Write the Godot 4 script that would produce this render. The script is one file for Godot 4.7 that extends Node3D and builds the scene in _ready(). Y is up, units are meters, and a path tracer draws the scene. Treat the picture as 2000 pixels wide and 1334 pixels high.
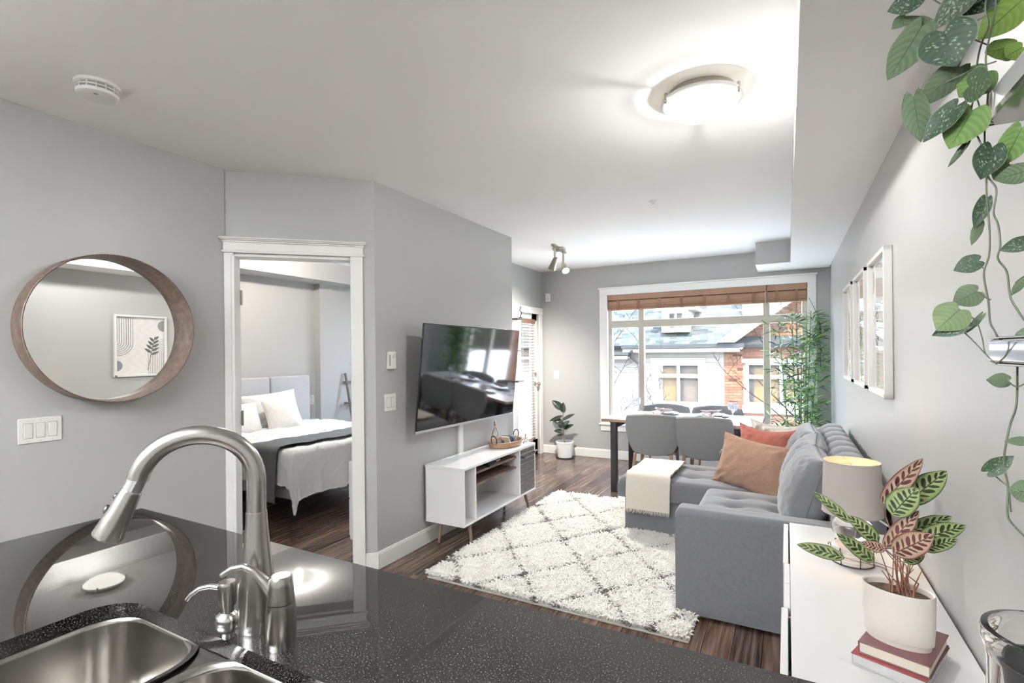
extends Node3D
# An open-plan flat: kitchen counter in front, living and dining room behind, bedroom through a door.
# World: x to the right along the back wall, z towards the kitchen, y up. Right wall at x = XR, back wall at z = ZB.

const XR := 0.415
const XT := -2.385
const XL := -3.03
const XB := -3.06
const ZB := -6.54
const HC := 2.56
const COUNTER := 0.9

var M := {}
var rng := RandomNumberGenerator.new()
var taken := {}


class Geo:
	var v := PackedVector3Array()
	var n := PackedVector3Array()
	var t := PackedVector2Array()
	var c := PackedColorArray()
	var x := PackedInt32Array()
	var xf := Transform3D()
	var col := Color.WHITE

	func vert(p: Vector3, nn: Vector3, uv := Vector2.ZERO) -> int:
		v.append(xf * p)
		n.append((xf.basis * nn).normalized())
		t.append(uv)
		c.append(col)
		return v.size() - 1

	func tri(a: int, b: int, d: int) -> void:
		var f := (v[b] - v[a]).cross(v[d] - v[a])
		if f.dot(n[a] + n[b] + n[d]) > 0.0:
			x.append_array([a, d, b])
		else:
			x.append_array([a, b, d])

	func quad(a: Vector3, b: Vector3, d: Vector3, e: Vector3, nn := Vector3.ZERO) -> void:
		if nn == Vector3.ZERO:
			nn = (b - a).cross(d - a).normalized()
		var i := vert(a, nn, Vector2(0, 0))
		vert(b, nn, Vector2(1, 0))
		vert(d, nn, Vector2(1, 1))
		vert(e, nn, Vector2(0, 1))
		tri(i, i + 1, i + 2)
		tri(i, i + 2, i + 3)

	func poly(pts: PackedVector2Array, at: Callable, nn: Vector3) -> void:
		var ids := Geometry2D.triangulate_polygon(pts)
		var i := v.size()
		for p in pts:
			vert(at.call(p), nn, p)
		for k in range(0, ids.size(), 3):
			tri(i + ids[k], i + ids[k + 1], i + ids[k + 2])

	# rows of points, smooth; outward says which way the normals look
	func grid(rows: Array, flip := false, wrap_u := false, wrap_v := false) -> void:
		var h := rows.size()
		var w: int = rows[0].size()
		var base := v.size()
		for i in h:
			var row: PackedVector3Array = rows[i]
			for j in w:
				var l: Vector3
				var r: Vector3
				if wrap_u:
					l = row[(j - 1) if j > 0 else (w - 2)]
					r = row[(j + 1) if j < w - 1 else 1]
				else:
					l = row[maxi(j - 1, 0)]
					r = row[mini(j + 1, w - 1)]
				var up: Vector3
				var dn: Vector3
				if wrap_v:
					up = rows[(i - 1) if i > 0 else (h - 2)][j]
					dn = rows[(i + 1) if i < h - 1 else 1][j]
				else:
					up = rows[maxi(i - 1, 0)][j]
					dn = rows[mini(i + 1, h - 1)][j]
				var nn := (r - l).cross(dn - up)
				if nn.length_squared() < 1e-18:
					nn = Vector3.UP
					if i == 0 and h > 2:
						nn = (rows[1][mini(j + 1, w - 1)] - rows[1][maxi(j - 1, 0)]).cross(rows[1][j] - row[j])
					elif i == h - 1 and h > 2:
						nn = (rows[h - 2][mini(j + 1, w - 1)] - rows[h - 2][maxi(j - 1, 0)]).cross(row[j] - rows[h - 2][j])
					if nn.length_squared() < 1e-18:
						nn = Vector3.UP
				nn = nn.normalized()
				vert(row[j], -nn if flip else nn, Vector2(float(j) / (w - 1), float(i) / (h - 1)))
		for i in h - 1:
			for j in w - 1:
				var a := base + i * w + j
				tri(a, a + 1, a + w + 1)
				tri(a, a + w + 1, a + w)

	# box with rounded edges (r = 0: sharp)
	func box(o: Vector3, s: Vector3, r := 0.0, k := 1) -> void:
		var h := s * 0.5
		if r <= 0.0:
			for ax in 3:
				for sg in [-1.0, 1.0]:
					var nn := Vector3.ZERO
					nn[ax] = sg
					var a := Vector3.ZERO
					a[(ax + 1) % 3] = h[(ax + 1) % 3]
					var b := Vector3.ZERO
					b[(ax + 2) % 3] = h[(ax + 2) % 3]
					var q := o + nn * h[ax]
					quad(q - a - b, q + a - b, q + a + b, q - a + b, nn)
			return
		r = minf(r, minf(h.x, minf(h.y, h.z)))
		var base := v.size()
		var lats := []
		for i in k + 1:
			lats.append([-PI / 2 + PI / 2 * i / k, -1.0])
		for i in k + 1:
			lats.append([PI / 2 * i / k, 1.0])
		var lons := []
		for q in 4:
			for i in k + 1:
				lons.append([PI / 2 * (q + float(i) / k), q])
		var sx := [1.0, -1.0, -1.0, 1.0]
		var sz := [1.0, 1.0, -1.0, -1.0]
		for la in lats:
			for lo in lons:
				var d := Vector3(cos(la[0]) * cos(lo[0]), sin(la[0]), cos(la[0]) * sin(lo[0]))
				var cc := Vector3(sx[lo[1]] * (h.x - r), la[1] * (h.y - r), sz[lo[1]] * (h.z - r))
				vert(o + cc + d * r, d, Vector2(lo[0] / TAU, (sin(la[0]) + 1) / 2))
		var w := lons.size()
		for i in lats.size() - 1:
			for j in w:
				var j2 := (j + 1) % w
				tri(base + i * w + j, base + i * w + j2, base + (i + 1) * w + j2)
				tri(base + i * w + j, base + (i + 1) * w + j2, base + (i + 1) * w + j)
		for top in [0, lats.size() - 1]:
			var ids := []
			for q in 4:
				ids.append(base + top * w + q * (k + 1))
			tri(ids[0], ids[1], ids[2])
			tri(ids[0], ids[2], ids[3])

	# box by its two corners
	func bb(a: Vector3, b: Vector3, r := 0.0, k := 1) -> void:
		box((a + b) * 0.5, (b - a).abs(), r, k)

	func tube(pts: Array, rad, seg := 8, caps := true, closed := false) -> void:
		var m := pts.size()
		var rows := []
		var side := Vector3.ZERO
		for i in m:
			var a: Vector3 = pts[i - 1] if i > 0 else (pts[m - 2] if closed else pts[0])
			var b: Vector3 = pts[i + 1] if i < m - 1 else (pts[1] if closed else pts[m - 1])
			var d := (b - a).normalized()
			if side == Vector3.ZERO:
				side = d.cross(Vector3.UP if absf(d.y) < 0.9 else Vector3.RIGHT).normalized()
			else:
				side = (side - d * side.dot(d)).normalized()
			var up := d.cross(side)
			var rr: float = rad[i] if rad is Array else rad
			var row := PackedVector3Array()
			for j in seg + 1:
				var ang := TAU * j / seg
				row.append(pts[i] + (side * cos(ang) + up * sin(ang)) * rr)
			rows.append(row)
		grid(rows, false, true, closed)
		if caps and not closed:
			for e in [0, m - 1]:
				var d: Vector3 = (pts[0] - pts[1]).normalized() if e == 0 else (pts[m - 1] - pts[m - 2]).normalized()
				var ci := vert(pts[e], d)
				for j in seg + 1:
					vert(rows[e][j], d)
				for j in seg:
					tri(ci, ci + 1 + j, ci + 2 + j)

	func cyl(a: Vector3, b: Vector3, ra: float, rb := -1.0, seg := 12, caps := true) -> void:
		tube([a, b], [ra, ra if rb < 0 else rb], seg, caps)

	# profile of (radius, height) turned round the y axis through o; sx, sz stretch it
	func lathe(o: Vector3, prof: Array, seg := 24, sx := 1.0, sz := 1.0) -> void:
		var run := [prof[0]]
		for i in range(1, prof.size()):
			run.append(prof[i])
			var cut := i == prof.size() - 1
			if not cut:
				var d0: Vector2 = (prof[i] - prof[i - 1]).normalized()
				var d1: Vector2 = (prof[i + 1] - prof[i]).normalized()
				cut = d0.dot(d1) < 0.75
			if cut:
				var rows := []
				for p in run:
					var row := PackedVector3Array()
					for j in seg + 1:
						var ang := TAU * j / seg
						row.append(o + Vector3(p.x * cos(ang) * sx, p.y, p.x * sin(ang) * sz))
					rows.append(row)
				_turned(rows, run, seg, sx, sz)
				run = [prof[i]]

	func _turned(rows: Array, run: Array, seg: int, sx: float, sz: float) -> void:
		var base := v.size()
		for i in rows.size():
			var a: Vector2 = run[maxi(i - 1, 0)]
			var b: Vector2 = run[mini(i + 1, run.size() - 1)]
			var d := (b - a).normalized()
			for j in seg + 1:
				var ang := TAU * j / seg
				vert(rows[i][j], Vector3(d.y * cos(ang) / sx, -d.x, d.y * sin(ang) / sz), Vector2(float(j) / seg, float(i) / (rows.size() - 1)))
		for i in rows.size() - 1:
			for j in seg:
				var a := base + i * (seg + 1) + j
				tri(a, a + 1, a + seg + 2)
				tri(a, a + seg + 2, a + seg + 1)

	func ball(o: Vector3, r: Vector3, k := 8) -> void:
		var rows := []
		for i in k + 1:
			var la := -PI / 2 + PI * i / k
			var row := PackedVector3Array()
			for j in 2 * k + 1:
				var lo := PI * j / k
				row.append(o + Vector3(cos(la) * cos(lo) * r.x, sin(la) * r.y, cos(la) * sin(lo) * r.z))
			rows.append(row)
		var base := v.size()
		for i in k + 1:
			for j in 2 * k + 1:
				vert(rows[i][j], (rows[i][j] - o) / (r * r), Vector2(float(j) / (2 * k), float(i) / k))
		for i in k:
			for j in 2 * k:
				var a := base + i * (2 * k + 1) + j
				tri(a, a + 1, a + 2 * k + 2)
				tri(a, a + 2 * k + 2, a + 2 * k + 1)

	# flat outline (x, y) with depth along z from z0 to z1
	func prism(pts: PackedVector2Array, z0: float, z1: float) -> void:
		poly(pts, func(p: Vector2): return Vector3(p.x, p.y, z1), Vector3(0, 0, 1))
		poly(pts, func(p: Vector2): return Vector3(p.x, p.y, z0), Vector3(0, 0, -1))
		var area := 0.0
		for i in pts.size():
			area += pts[i].cross(pts[(i + 1) % pts.size()])
		for i in pts.size():
			var a := pts[i]
			var b := pts[(i + 1) % pts.size()]
			var d := (b - a).normalized()
			var nn := Vector3(d.y, -d.x, 0) * signf(area)
			quad(Vector3(a.x, a.y, z0), Vector3(b.x, b.y, z0), Vector3(b.x, b.y, z1), Vector3(a.x, a.y, z1), nn)

	func arrays() -> Array:
		var a := []
		a.resize(Mesh.ARRAY_MAX)
		a[Mesh.ARRAY_VERTEX] = v
		a[Mesh.ARRAY_NORMAL] = n
		a[Mesh.ARRAY_TEX_UV] = t
		a[Mesh.ARRAY_COLOR] = c
		a[Mesh.ARRAY_INDEX] = x
		return a

	func mesh(onto: ArrayMesh = null) -> ArrayMesh:
		var m := onto if onto else ArrayMesh.new()
		m.add_surface_from_arrays(Mesh.PRIMITIVE_TRIANGLES, arrays())
		return m


func V(x: float, y: float, z: float) -> Vector3:
	return Vector3(x, y, z)


# ---------------------------------------------------------------- naming and placing
func numbered(called: String) -> String:
	if not taken.has(called):
		taken[called] = 0
		return called
	taken[called] += 1
	return "%s_%03d" % [called, taken[called]]


func tag(o: Node3D, label: String, category: String, group := "", kind := "") -> Node3D:
	if label:
		o.set_meta("label", label)
	if category:
		o.set_meta("category", category)
	if group:
		o.set_meta("group", group)
	if kind:
		o.set_meta("kind", kind)
	return o


func thing(called: String, label: String, category: String, at := Vector3.ZERO, turn := 0.0, group := "") -> Node3D:
	var o := Node3D.new()
	o.name = numbered(called)
	add_child(o, true)
	o.position = at
	o.rotation.y = turn
	tag(o, label, category, group)
	return o


func obj(called: String, shape, m, parent: Node = null, label := "") -> MeshInstance3D:
	var o := MeshInstance3D.new()
	o.name = called if parent else numbered(called)
	o.mesh = shape.mesh() if shape is Geo else shape
	if m is Array:
		for i in m.size():
			o.set_surface_override_material(i, m[i])
	else:
		o.material_override = m
	(parent if parent else self).add_child(o, true)
	if label:
		o.set_meta("label", label)
	return o


func struct(called: String, shape, m, label := "", category := "") -> MeshInstance3D:
	var o := obj(called, shape, m)
	tag(o, label, category, "", "structure")
	return o


func copy(root: Node3D, at: Vector3, turn: float, label: String) -> Node3D:
	var r: Node3D = root.duplicate()
	r.name = numbered(String(root.name))
	add_child(r, true)
	r.position = at
	r.rotation.y = turn
	r.set_meta("label", label)
	return r


# ---------------------------------------------------------------- materials
func mat(c: Color, rough := 0.6, metal := 0.0, spec := 0.5) -> StandardMaterial3D:
	var m := StandardMaterial3D.new()
	m.albedo_color = c
	m.roughness = rough
	m.metallic = metal
	m.metallic_specular = spec
	return m


func g8(v: int) -> Color:
	return Color8(v, v, v)


func noise_tex(sd: int, freq: float, lo: Color, hi: Color, oct := 4, size := 256, mid := 0.5, kind := FastNoiseLite.TYPE_SIMPLEX_SMOOTH) -> NoiseTexture2D:
	var f := FastNoiseLite.new()
	f.noise_type = kind
	f.seed = sd
	f.frequency = freq
	f.fractal_octaves = oct
	var t := NoiseTexture2D.new()
	t.width = size
	t.height = size
	t.seamless = true
	t.noise = f
	var g := Gradient.new()
	g.set_color(0, lo)
	g.set_color(1, hi)
	if mid != 0.5:
		g.add_point(mid, lo.lerp(hi, 0.5))
	t.color_ramp = g
	return t


func bump_tex(sd: int, freq: float, strength: float, oct := 3, size := 256) -> NoiseTexture2D:
	var f := FastNoiseLite.new()
	f.seed = sd
	f.frequency = freq
	f.fractal_octaves = oct
	var t := NoiseTexture2D.new()
	t.width = size
	t.height = size
	t.seamless = true
	t.as_normal_map = true
	t.bump_strength = strength
	t.noise = f
	return t


func tri_map(m: StandardMaterial3D, scale: Vector3, world := false) -> StandardMaterial3D:
	m.uv1_triplanar = true
	m.uv1_world_triplanar = world
	m.uv1_scale = scale
	return m


func with_bump(m: StandardMaterial3D, t: Texture2D, amount: float) -> StandardMaterial3D:
	m.normal_enabled = true
	m.normal_texture = t
	m.normal_scale = amount
	return m


func cloth(c: Color, sd: int, vary := 0.06, scale := 6.0, weave := 0.5) -> StandardMaterial3D:
	var m := mat(Color.WHITE, 0.92, 0.0, 0.25)
	m.albedo_texture = noise_tex(sd, 0.03, c.darkened(vary), c.lightened(vary), 5)
	with_bump(m, M.weave, weave)
	tri_map(m, Vector3.ONE * scale)
	m.rim_enabled = true
	m.rim = 0.25
	return m


func wood(c: Color, sd: int, scale: Vector3, vary := 0.25, rough := 0.4) -> StandardMaterial3D:
	var m := mat(Color.WHITE, rough)
	m.albedo_texture = noise_tex(sd, 0.02, c.darkened(vary), c.lightened(vary), 5)
	return tri_map(m, scale)


func glow(c: Color, energy: float) -> StandardMaterial3D:
	var m := mat(c, 0.4)
	m.emission_enabled = true
	m.emission = c
	m.emission_energy_multiplier = energy
	return m


func pane(alpha := 0.04) -> StandardMaterial3D:
	var m := mat(Color(1, 1, 1, alpha), 0.02)
	m.transparency = BaseMaterial3D.TRANSPARENCY_ALPHA
	return m


func paint_image(w: int, h: int, f: Callable) -> ImageTexture:
	var im := Image.create(w, h, false, Image.FORMAT_RGB8)
	for y in h:
		for x in w:
			im.set_pixel(x, y, f.call((x + 0.5) / w, (y + 0.5) / h))
	return ImageTexture.create_from_image(im)


func make_materials() -> void:
	M.weave = bump_tex(91, 0.2, 3.0, 2)
	M.soft_bump = bump_tex(92, 0.02, 4.0, 3)
	M.orange_peel = bump_tex(93, 0.06, 2.0, 3)
	var wall := mat(Color(0.685, 0.687, 0.683), 0.36, 0.0, 0.45)
	M.wall = tri_map(with_bump(wall, M.orange_peel, 0.05), Vector3.ONE * 1.5, true)
	M.wall_bed = mat(Color(0.72, 0.72, 0.71), 0.5, 0.0, 0.4)
	M.ceiling = mat(Color(0.965, 0.965, 0.965), 0.9, 0.0, 0.2)
	M.trim = mat(Color(0.92, 0.92, 0.91), 0.3)
	M.white_gloss = mat(Color(0.93, 0.93, 0.93), 0.12)
	M.white_plastic = mat(Color(0.9, 0.9, 0.89), 0.35)
	M.plastic_gap = mat(Color(0.62, 0.62, 0.62), 0.6)
	M.white_satin = mat(Color(0.825, 0.825, 0.825), 0.32)
	M.frame_white = mat(Color(0.86, 0.855, 0.85), 0.4)
	M.black = mat(Color(0.04, 0.04, 0.045), 0.35)
	M.black_metal = mat(Color(0.16, 0.16, 0.165), 0.4, 0.3)
	M.dark_gap = mat(Color(0.05, 0.05, 0.05), 0.8)
	M.planks = []
	var tones := [Color8(74, 50, 39), Color8(88, 62, 48), Color8(64, 44, 36), Color8(98, 70, 53)]
	for i in 4:
		var m := wood(tones[i], 11 + i, V(7, 7, 0.32), 0.26, 0.22)
		m.roughness = 0.17
		M.planks.append(m)
	M.granite = mat(Color.WHITE, 0.045, 0.0, 0.78)
	M.granite.albedo_texture = noise_tex(21, 0.22, Color8(4, 4, 5), Color8(76, 72, 68), 3, 512, 0.8)
	M.granite.roughness_texture = noise_tex(22, 0.05, g8(180), g8(255), 4, 256)
	M.granite.roughness = 0.022
	var speck := Gradient.new()
	speck.set_color(0, Color8(5, 5, 6))
	speck.set_color(1, Color8(100, 97, 93))
	speck.add_point(0.5, Color8(16, 15, 15))
	speck.add_point(0.64, Color8(30, 29, 28))
	speck.add_point(0.72, Color8(72, 70, 67))
	(M.granite.albedo_texture as NoiseTexture2D).color_ramp = speck
	tri_map(M.granite, Vector3.ONE * 2.6)
	M.steel = mat(Color8(184, 182, 178), 0.2, 1.0)
	M.steel_brushed = mat(Color8(168, 165, 161), 0.3, 1.0)
	M.steel_brushed.roughness = 0.25
	M.chrome = mat(Color8(225, 225, 226), 0.08, 1.0)
	M.nickel = mat(Color8(176, 170, 158), 0.3, 1.0)
	M.mirror = mat(Color8(242, 243, 242), 0.0, 1.0)
	M.walnut = wood(Color8(112, 84, 68), 31, V(12, 1.4, 1.4), 0.3, 0.4)
	M.walnut_dark = wood(Color8(98, 88, 82), 32, V(2, 14, 2), 0.25, 0.45)
	M.ring_wood = wood(Color8(92, 69, 55), 33, V(14, 3, 3), 0.25, 0.4)
	M.tray_wood = wood(Color8(168, 124, 92), 34, V(5, 22, 5), 0.22, 0.5)
	M.beech = wood(Color8(178, 140, 112), 35, V(16, 2, 16), 0.15, 0.45)
	M.sofa = cloth(Color8(103, 104, 109), 41, 0.025, 5.0, 0.22)
	M.sofa.rim = 0.9
	M.chair = cloth(Color8(142, 143, 146), 42, 0.05, 7.0, 0.4)
	M.tan = cloth(Color8(156, 124, 106), 43, 0.05, 5.0, 0.5)
	M.terra = cloth(Color8(168, 100, 88), 44, 0.05, 5.0, 0.4)
	M.cream = cloth(Color8(206, 200, 192), 45, 0.04, 6.0, 0.4)
	M.throw = cloth(Color8(226, 218, 206), 46, 0.04, 8.0, 0.6)
	M.linen = cloth(Color8(232, 232, 230), 47, 0.02, 5.0, 0.3)
	M.pillow = cloth(Color8(236, 232, 226), 48, 0.02, 6.0, 0.4)
	M.grey_throw = cloth(Color8(108, 110, 114), 49, 0.12, 12.0, 0.7)
	M.bed_grey = cloth(Color8(198, 199, 202), 50, 0.04, 6.0, 0.4)
	M.napkin = cloth(Color8(186, 174, 172), 51, 0.05, 12.0, 0.4)
	M.rug = mat(Color.WHITE, 0.95, 0.0, 0.1)
	M.rug.vertex_color_use_as_albedo = true
	M.rug_base = mat(Color8(206, 202, 196), 0.95)
	M.glass = pane(0.03)
	M.far_glass = pane(0.03)
	M.far_glass.metallic_specular = 0.08
	M.crystal = mat(Color(1, 1, 1, 0.0), 0.02)
	M.crystal.refraction_enabled = true
	M.crystal.refraction_scale = 0.05
	M.lampshade = mat(Color8(172, 163, 159), 0.85)
	M.lampshade.backlight = Color(0.55, 0.5, 0.46)
	tri_map(with_bump(M.lampshade, M.weave, 0.4), Vector3.ONE * 10)
	M.ceramic = mat(Color8(224, 216, 208), 0.42)
	tri_map(with_bump(M.ceramic, M.soft_bump, 0.5), Vector3.ONE * 14)
	M.soil = mat(Color.WHITE, 0.95)
	M.soil.albedo_texture = noise_tex(61, 0.08, Color8(30, 22, 18), Color8(96, 74, 60), 4)
	tri_map(with_bump(M.soil, M.soft_bump, 1.0), Vector3.ONE * 12)
	M.stem_pink = mat(Color8(126, 84, 64), 0.5)
	M.stem_green = mat(Color8(72, 78, 62), 0.5)
	M.cane = mat(Color8(108, 150, 72), 0.4)
	M.bark = mat(Color8(106, 92, 82), 0.8)
	M.page = mat(Color8(226, 218, 202), 0.8)
	M.book_plum = mat(Color8(104, 66, 70), 0.45)
	M.book_red = mat(Color8(128, 52, 50), 0.5)
	M.shade_weave = mat(Color.WHITE, 0.7)
	M.shade_weave.albedo_texture = noise_tex(71, 0.05, Color8(150, 116, 94), Color8(186, 150, 126), 4)
	M.shade_weave.backlight = Color(0.34, 0.28, 0.24)
	tri_map(M.shade_weave, V(0.8, 60, 0.8))
	M.shade_tape = mat(Color8(138, 106, 86), 0.7)
	M.slat = wood(Color8(134, 104, 84), 72, V(2, 20, 2), 0.1, 0.5)
	# outdoors
	M.brick = mat(Color.WHITE, 0.85)
	M.brick.metallic_specular = 0.15
	M.brick.vertex_color_use_as_albedo = true
	M.mortar = mat(Color8(116, 104, 96), 0.9)
	M.mortar.metallic_specular = 0.15
	M.siding = mat(Color8(100, 97, 92), 0.8, 0.0, 0.2)
	M.fascia = mat(Color8(150, 149, 146), 0.6, 0.0, 0.25)
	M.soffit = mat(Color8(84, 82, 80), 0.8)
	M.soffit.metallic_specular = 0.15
	M.shingle = mat(Color.WHITE, 0.9)
	M.shingle.metallic_specular = 0.15
	M.shingle.vertex_color_use_as_albedo = true
	M.gutter = mat(Color8(42, 44, 46), 0.6, 0.0, 0.2)
	M.blind_yellow = mat(Color8(76, 57, 14), 0.7, 0.0, 0.05)
	M.twig = mat(Color8(30, 26, 24), 0.85, 0.0, 0.1)
	M.ground = mat(Color8(176, 174, 168), 0.9)
	M.lawn = mat(Color.WHITE, 0.9)
	M.lawn.albedo_texture = noise_tex(73, 0.05, Color8(74, 92, 52), Color8(120, 134, 84), 4)
	tri_map(M.lawn, Vector3.ONE * 0.8)


# ---------------------------------------------------------------- soft shapes
# pillow lying in its own x-y plane, thickness along z
func cushion(g: Geo, w: float, h: float, t: float, pinch := 0.08, power := 0.42, wrinkle := 0.004, sd := 1, k := 22) -> void:
	var f := FastNoiseLite.new()
	f.seed = sd
	f.frequency = 1.6
	for s in [1.0, -1.0]:
		var rows := []
		for i in k + 1:
			var b := -cos(PI * i / k)
			b = signf(b) * pow(absf(b), 0.8)
			var row := PackedVector3Array()
			for j in k + 1:
				var a := -cos(PI * j / k)
				a = signf(a) * pow(absf(a), 0.8)
				var x := w * 0.5 * a * (1.0 - pinch * (1.0 - b * b))
				var y := h * 0.5 * b * (1.0 - pinch * (1.0 - a * a))
				var e := (1.0 - a * a) * (1.0 - b * b)
				var corner := pow(absf(a * b), 2.0)
				var z := t * 0.5 * pow(maxf(e, 0.0), power)
				var fold := f.get_noise_3d(a * 2.2 + 3.0 * s, b * 2.2, sd) * (0.5 + 2.5 * corner)
				fold += 0.6 * f.get_noise_2d((absf(a) - absf(b)) * 7.0, (a * b) * 1.2 + s * 9.0) * corner
				z += wrinkle * 2.0 * fold * minf(1.0, e * 9.0)
				row.append(V(x, y, s * z))
			rows.append(row)
		g.grid(rows, s < 0)


func cushion_edge(w: float, h: float, pinch: float, r: float) -> Geo:
	var pts := []
	for side in 4:
		for i in 12:
			var a := -1.0 + 2.0 * i / 12.0
			var p := Vector2(a, -1) if side == 0 else Vector2(1, a) if side == 1 else Vector2(-a, 1) if side == 2 else Vector2(-1, -a)
			pts.append(V(w * 0.5 * p.x * (1.0 - pinch * (1.0 - p.y * p.y)), h * 0.5 * p.y * (1.0 - pinch * (1.0 - p.x * p.x)), 0))
	pts.append(pts[0])
	var g := Geo.new()
	g.tube(pts, r, 6, false, true)
	return g


# upholstered block: vertical sides, rounded top edge, top bent by dimple(x, z)
func soft_block(g: Geo, a: Vector3, b: Vector3, r: float, dimple: Callable, nx := 28, nz := 28) -> void:
	var xs := _spread(a.x, b.x, r, nx)
	var zs := _spread(a.z, b.z, r, nz)
	var rows := []
	for z in zs:
		var row := PackedVector3Array()
		for x in xs:
			var ex := minf(x - a.x, b.x - x)
			var ez := minf(z - a.z, b.z - z)
			var drop := 0.0
			for e in [ex, ez]:
				if e < r:
					drop += r - sqrt(maxf(0.0, r * r - (r - e) * (r - e)))
			var inner := clampf(minf(ex, ez) / (r * 2.0), 0.0, 1.0)
			row.append(V(x, b.y - minf(drop, r * 1.6) + dimple.call(x, z) * inner, z))
		rows.append(row)
	g.grid(rows, true)
	var y0 := a.y
	for s in 4:
		var line := PackedVector3Array()
		if s == 0:
			line = rows[0]
		elif s == 1:
			line = rows[rows.size() - 1]
		else:
			for row in rows:
				line.append(row[0] if s == 2 else row[row.size() - 1])
		var nn := [V(0, 0, -1), V(0, 0, 1), V(-1, 0, 0), V(1, 0, 0)][s] as Vector3
		var base := g.v.size()
		for p in line:
			g.vert(p, nn)
			g.vert(V(p.x, y0, p.z), nn)
		for i in line.size() - 1:
			g.tri(base + 2 * i, base + 2 * i + 2, base + 2 * i + 3)
			g.tri(base + 2 * i, base + 2 * i + 3, base + 2 * i + 1)
	g.quad(V(a.x, y0, a.z), V(b.x, y0, a.z), V(b.x, y0, b.z), V(a.x, y0, b.z), V(0, -1, 0))


func _spread(a: float, b: float, r: float, k: int) -> Array:
	var out := []
	for i in 6:
		out.append(a + r * (1.0 - cos(PI / 2 * i / 6.0)))
	for i in k + 1:
		out.append(lerpf(a + r, b - r, float(i) / k))
	for i in range(5, -1, -1):
		out.append(b - r * (1.0 - cos(PI / 2 * i / 6.0)))
	return out


# two-faced leaf from base to tip; up is the side that shows the upper face
func leaf(base: Vector3, tip: Vector3, width: float, up: Vector3, kind: String, fold := 0.12, bend := 0.12, wave := 0.0, two := true) -> ArrayMesh:
	var d := tip - base
	var l := d.length()
	d /= l
	up = (up - d * up.dot(d)).normalized()
	var side := d.cross(up)
	var ns := 14
	var nu := 8
	var rows := []
	for i in ns + 1:
		var s := float(i) / ns
		var w := 0.0
		var lobe := 0.0
		if kind == "heart":
			w = pow(maxf(0.0, sin(PI * (0.27 + 0.73 * s))), 0.85) * (1.0 - 0.2 * pow(s, 4.0))
			lobe = 0.17 * pow(1.0 - s, 2.0)
		elif kind == "oval":
			w = pow(maxf(0.0, sin(PI * pow(s, 0.8))), 0.62) * (1.0 - 0.25 * pow(s, 6.0))
		else:
			w = pow(maxf(0.0, sin(PI * pow(s, 0.7))), 0.9)
		if i == ns:
			w = 0.0
		var row := PackedVector3Array()
		for j in nu + 1:
			var u := -1.0 + 2.0 * j / nu
			var p := base + d * (l * (s - lobe * (sin(PI * absf(u)) if kind == "heart" else 0.0)))
			p += side * (u * w * width * 0.5)
			var lift := fold * absf(u) * w * width * 0.5 - bend * l * (s * s) * 0.5 + bend * l * 0.25 * s
			lift += wave * sin(s * 15.0 + u * 2.0) * absf(u) * w
			row.append(p + up * lift)
		rows.append(row)
	var top := Geo.new()
	top.grid(rows, false)
	if top.n[(ns / 2) * (nu + 1) + nu / 2].dot(up) < 0:
		top = Geo.new()
		top.grid(rows, true)
	var m := top.mesh()
	if two:
		var bot := Geo.new()
		for i in top.v.size():
			bot.vert(top.v[i] - top.n[i] * 0.0006, -top.n[i], top.t[i])
		for i in ns:
			for j in nu:
				var a := i * (nu + 1) + j
				bot.tri(a, a + 1, a + nu + 2)
				bot.tri(a, a + nu + 2, a + nu + 1)
		bot.mesh(m)
	return m


# ---------------------------------------------------------------- the scene
func _ready() -> void:
	rng.seed = 7
	# camera: level, rolled half a degree, lens shifted slightly upwards
	var cam := Camera3D.new()
	cam.name = "camera"
	add_child(cam)
	cam.position = V(0, 1.42, 0)
	cam.basis = Basis(Vector3.UP, 0.49692) * Basis(Vector3.BACK, -0.01004)
	var near := 0.05
	var f := 990.4
	cam.set_frustum(1334.0 / f * near, Vector2(0, 22.0 / f * near), near, 200.0)
	cam.current = true
	# sky and sun
	var env := Environment.new()
	var sky := Sky.new()
	var sm := ProceduralSkyMaterial.new()
	sm.sky_top_color = Color(0.78, 0.85, 0.95)
	sm.sky_horizon_color = Color(0.94, 0.955, 0.97)
	sm.ground_horizon_color = Color(0.80, 0.80, 0.79)
	sm.ground_bottom_color = Color(0.45, 0.45, 0.43)
	sm.sky_energy_multiplier = 3.0
	sky.sky_material = sm
	env.background_mode = Environment.BG_SKY
	env.sky = sky
	env.ambient_light_source = Environment.AMBIENT_SOURCE_DISABLED
	env.tonemap_mode = Environment.TONE_MAPPER_LINEAR
	env.tonemap_exposure = 2.25
	env.sdfgi_enabled = true
	env.ssao_enabled = true
	env.ssil_enabled = true
	var we := WorldEnvironment.new()
	we.name = "world"
	we.environment = env
	add_child(we)
	var sun := DirectionalLight3D.new()
	sun.name = "sun"
	sun.light_energy = 3.8
	sun.light_color = Color(1.0, 0.95, 0.87)
	sun.light_angular_distance = 0.53
	sun.shadow_enabled = true
	add_child(sun)
	sun.look_at_from_position(V(0, 10, 0), V(-2.6, 10 - 8.0, -6.6))
	make_materials()
	build_shell()
	build_windows()
	build_bedroom_shell()
	build_neighbour()
	build_lights()
	build_kitchen()
	build_left_wall()
	build_tv_side()
	build_rug()
	build_sofa()
	build_dining()
	build_right_side()
	build_far_corner()
	build_bedroom()
	build_pothos()


func lamp(o: Light3D, at: Vector3, e: float, c: Color, size: float) -> void:
	o.name = numbered("lamp_light")
	o.light_energy = e
	o.light_color = c
	o.light_size = size
	o.shadow_enabled = true
	if o is OmniLight3D:
		o.omni_range = 14.0
		o.omni_attenuation = 2.0
	add_child(o, true)
	o.position = at


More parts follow.
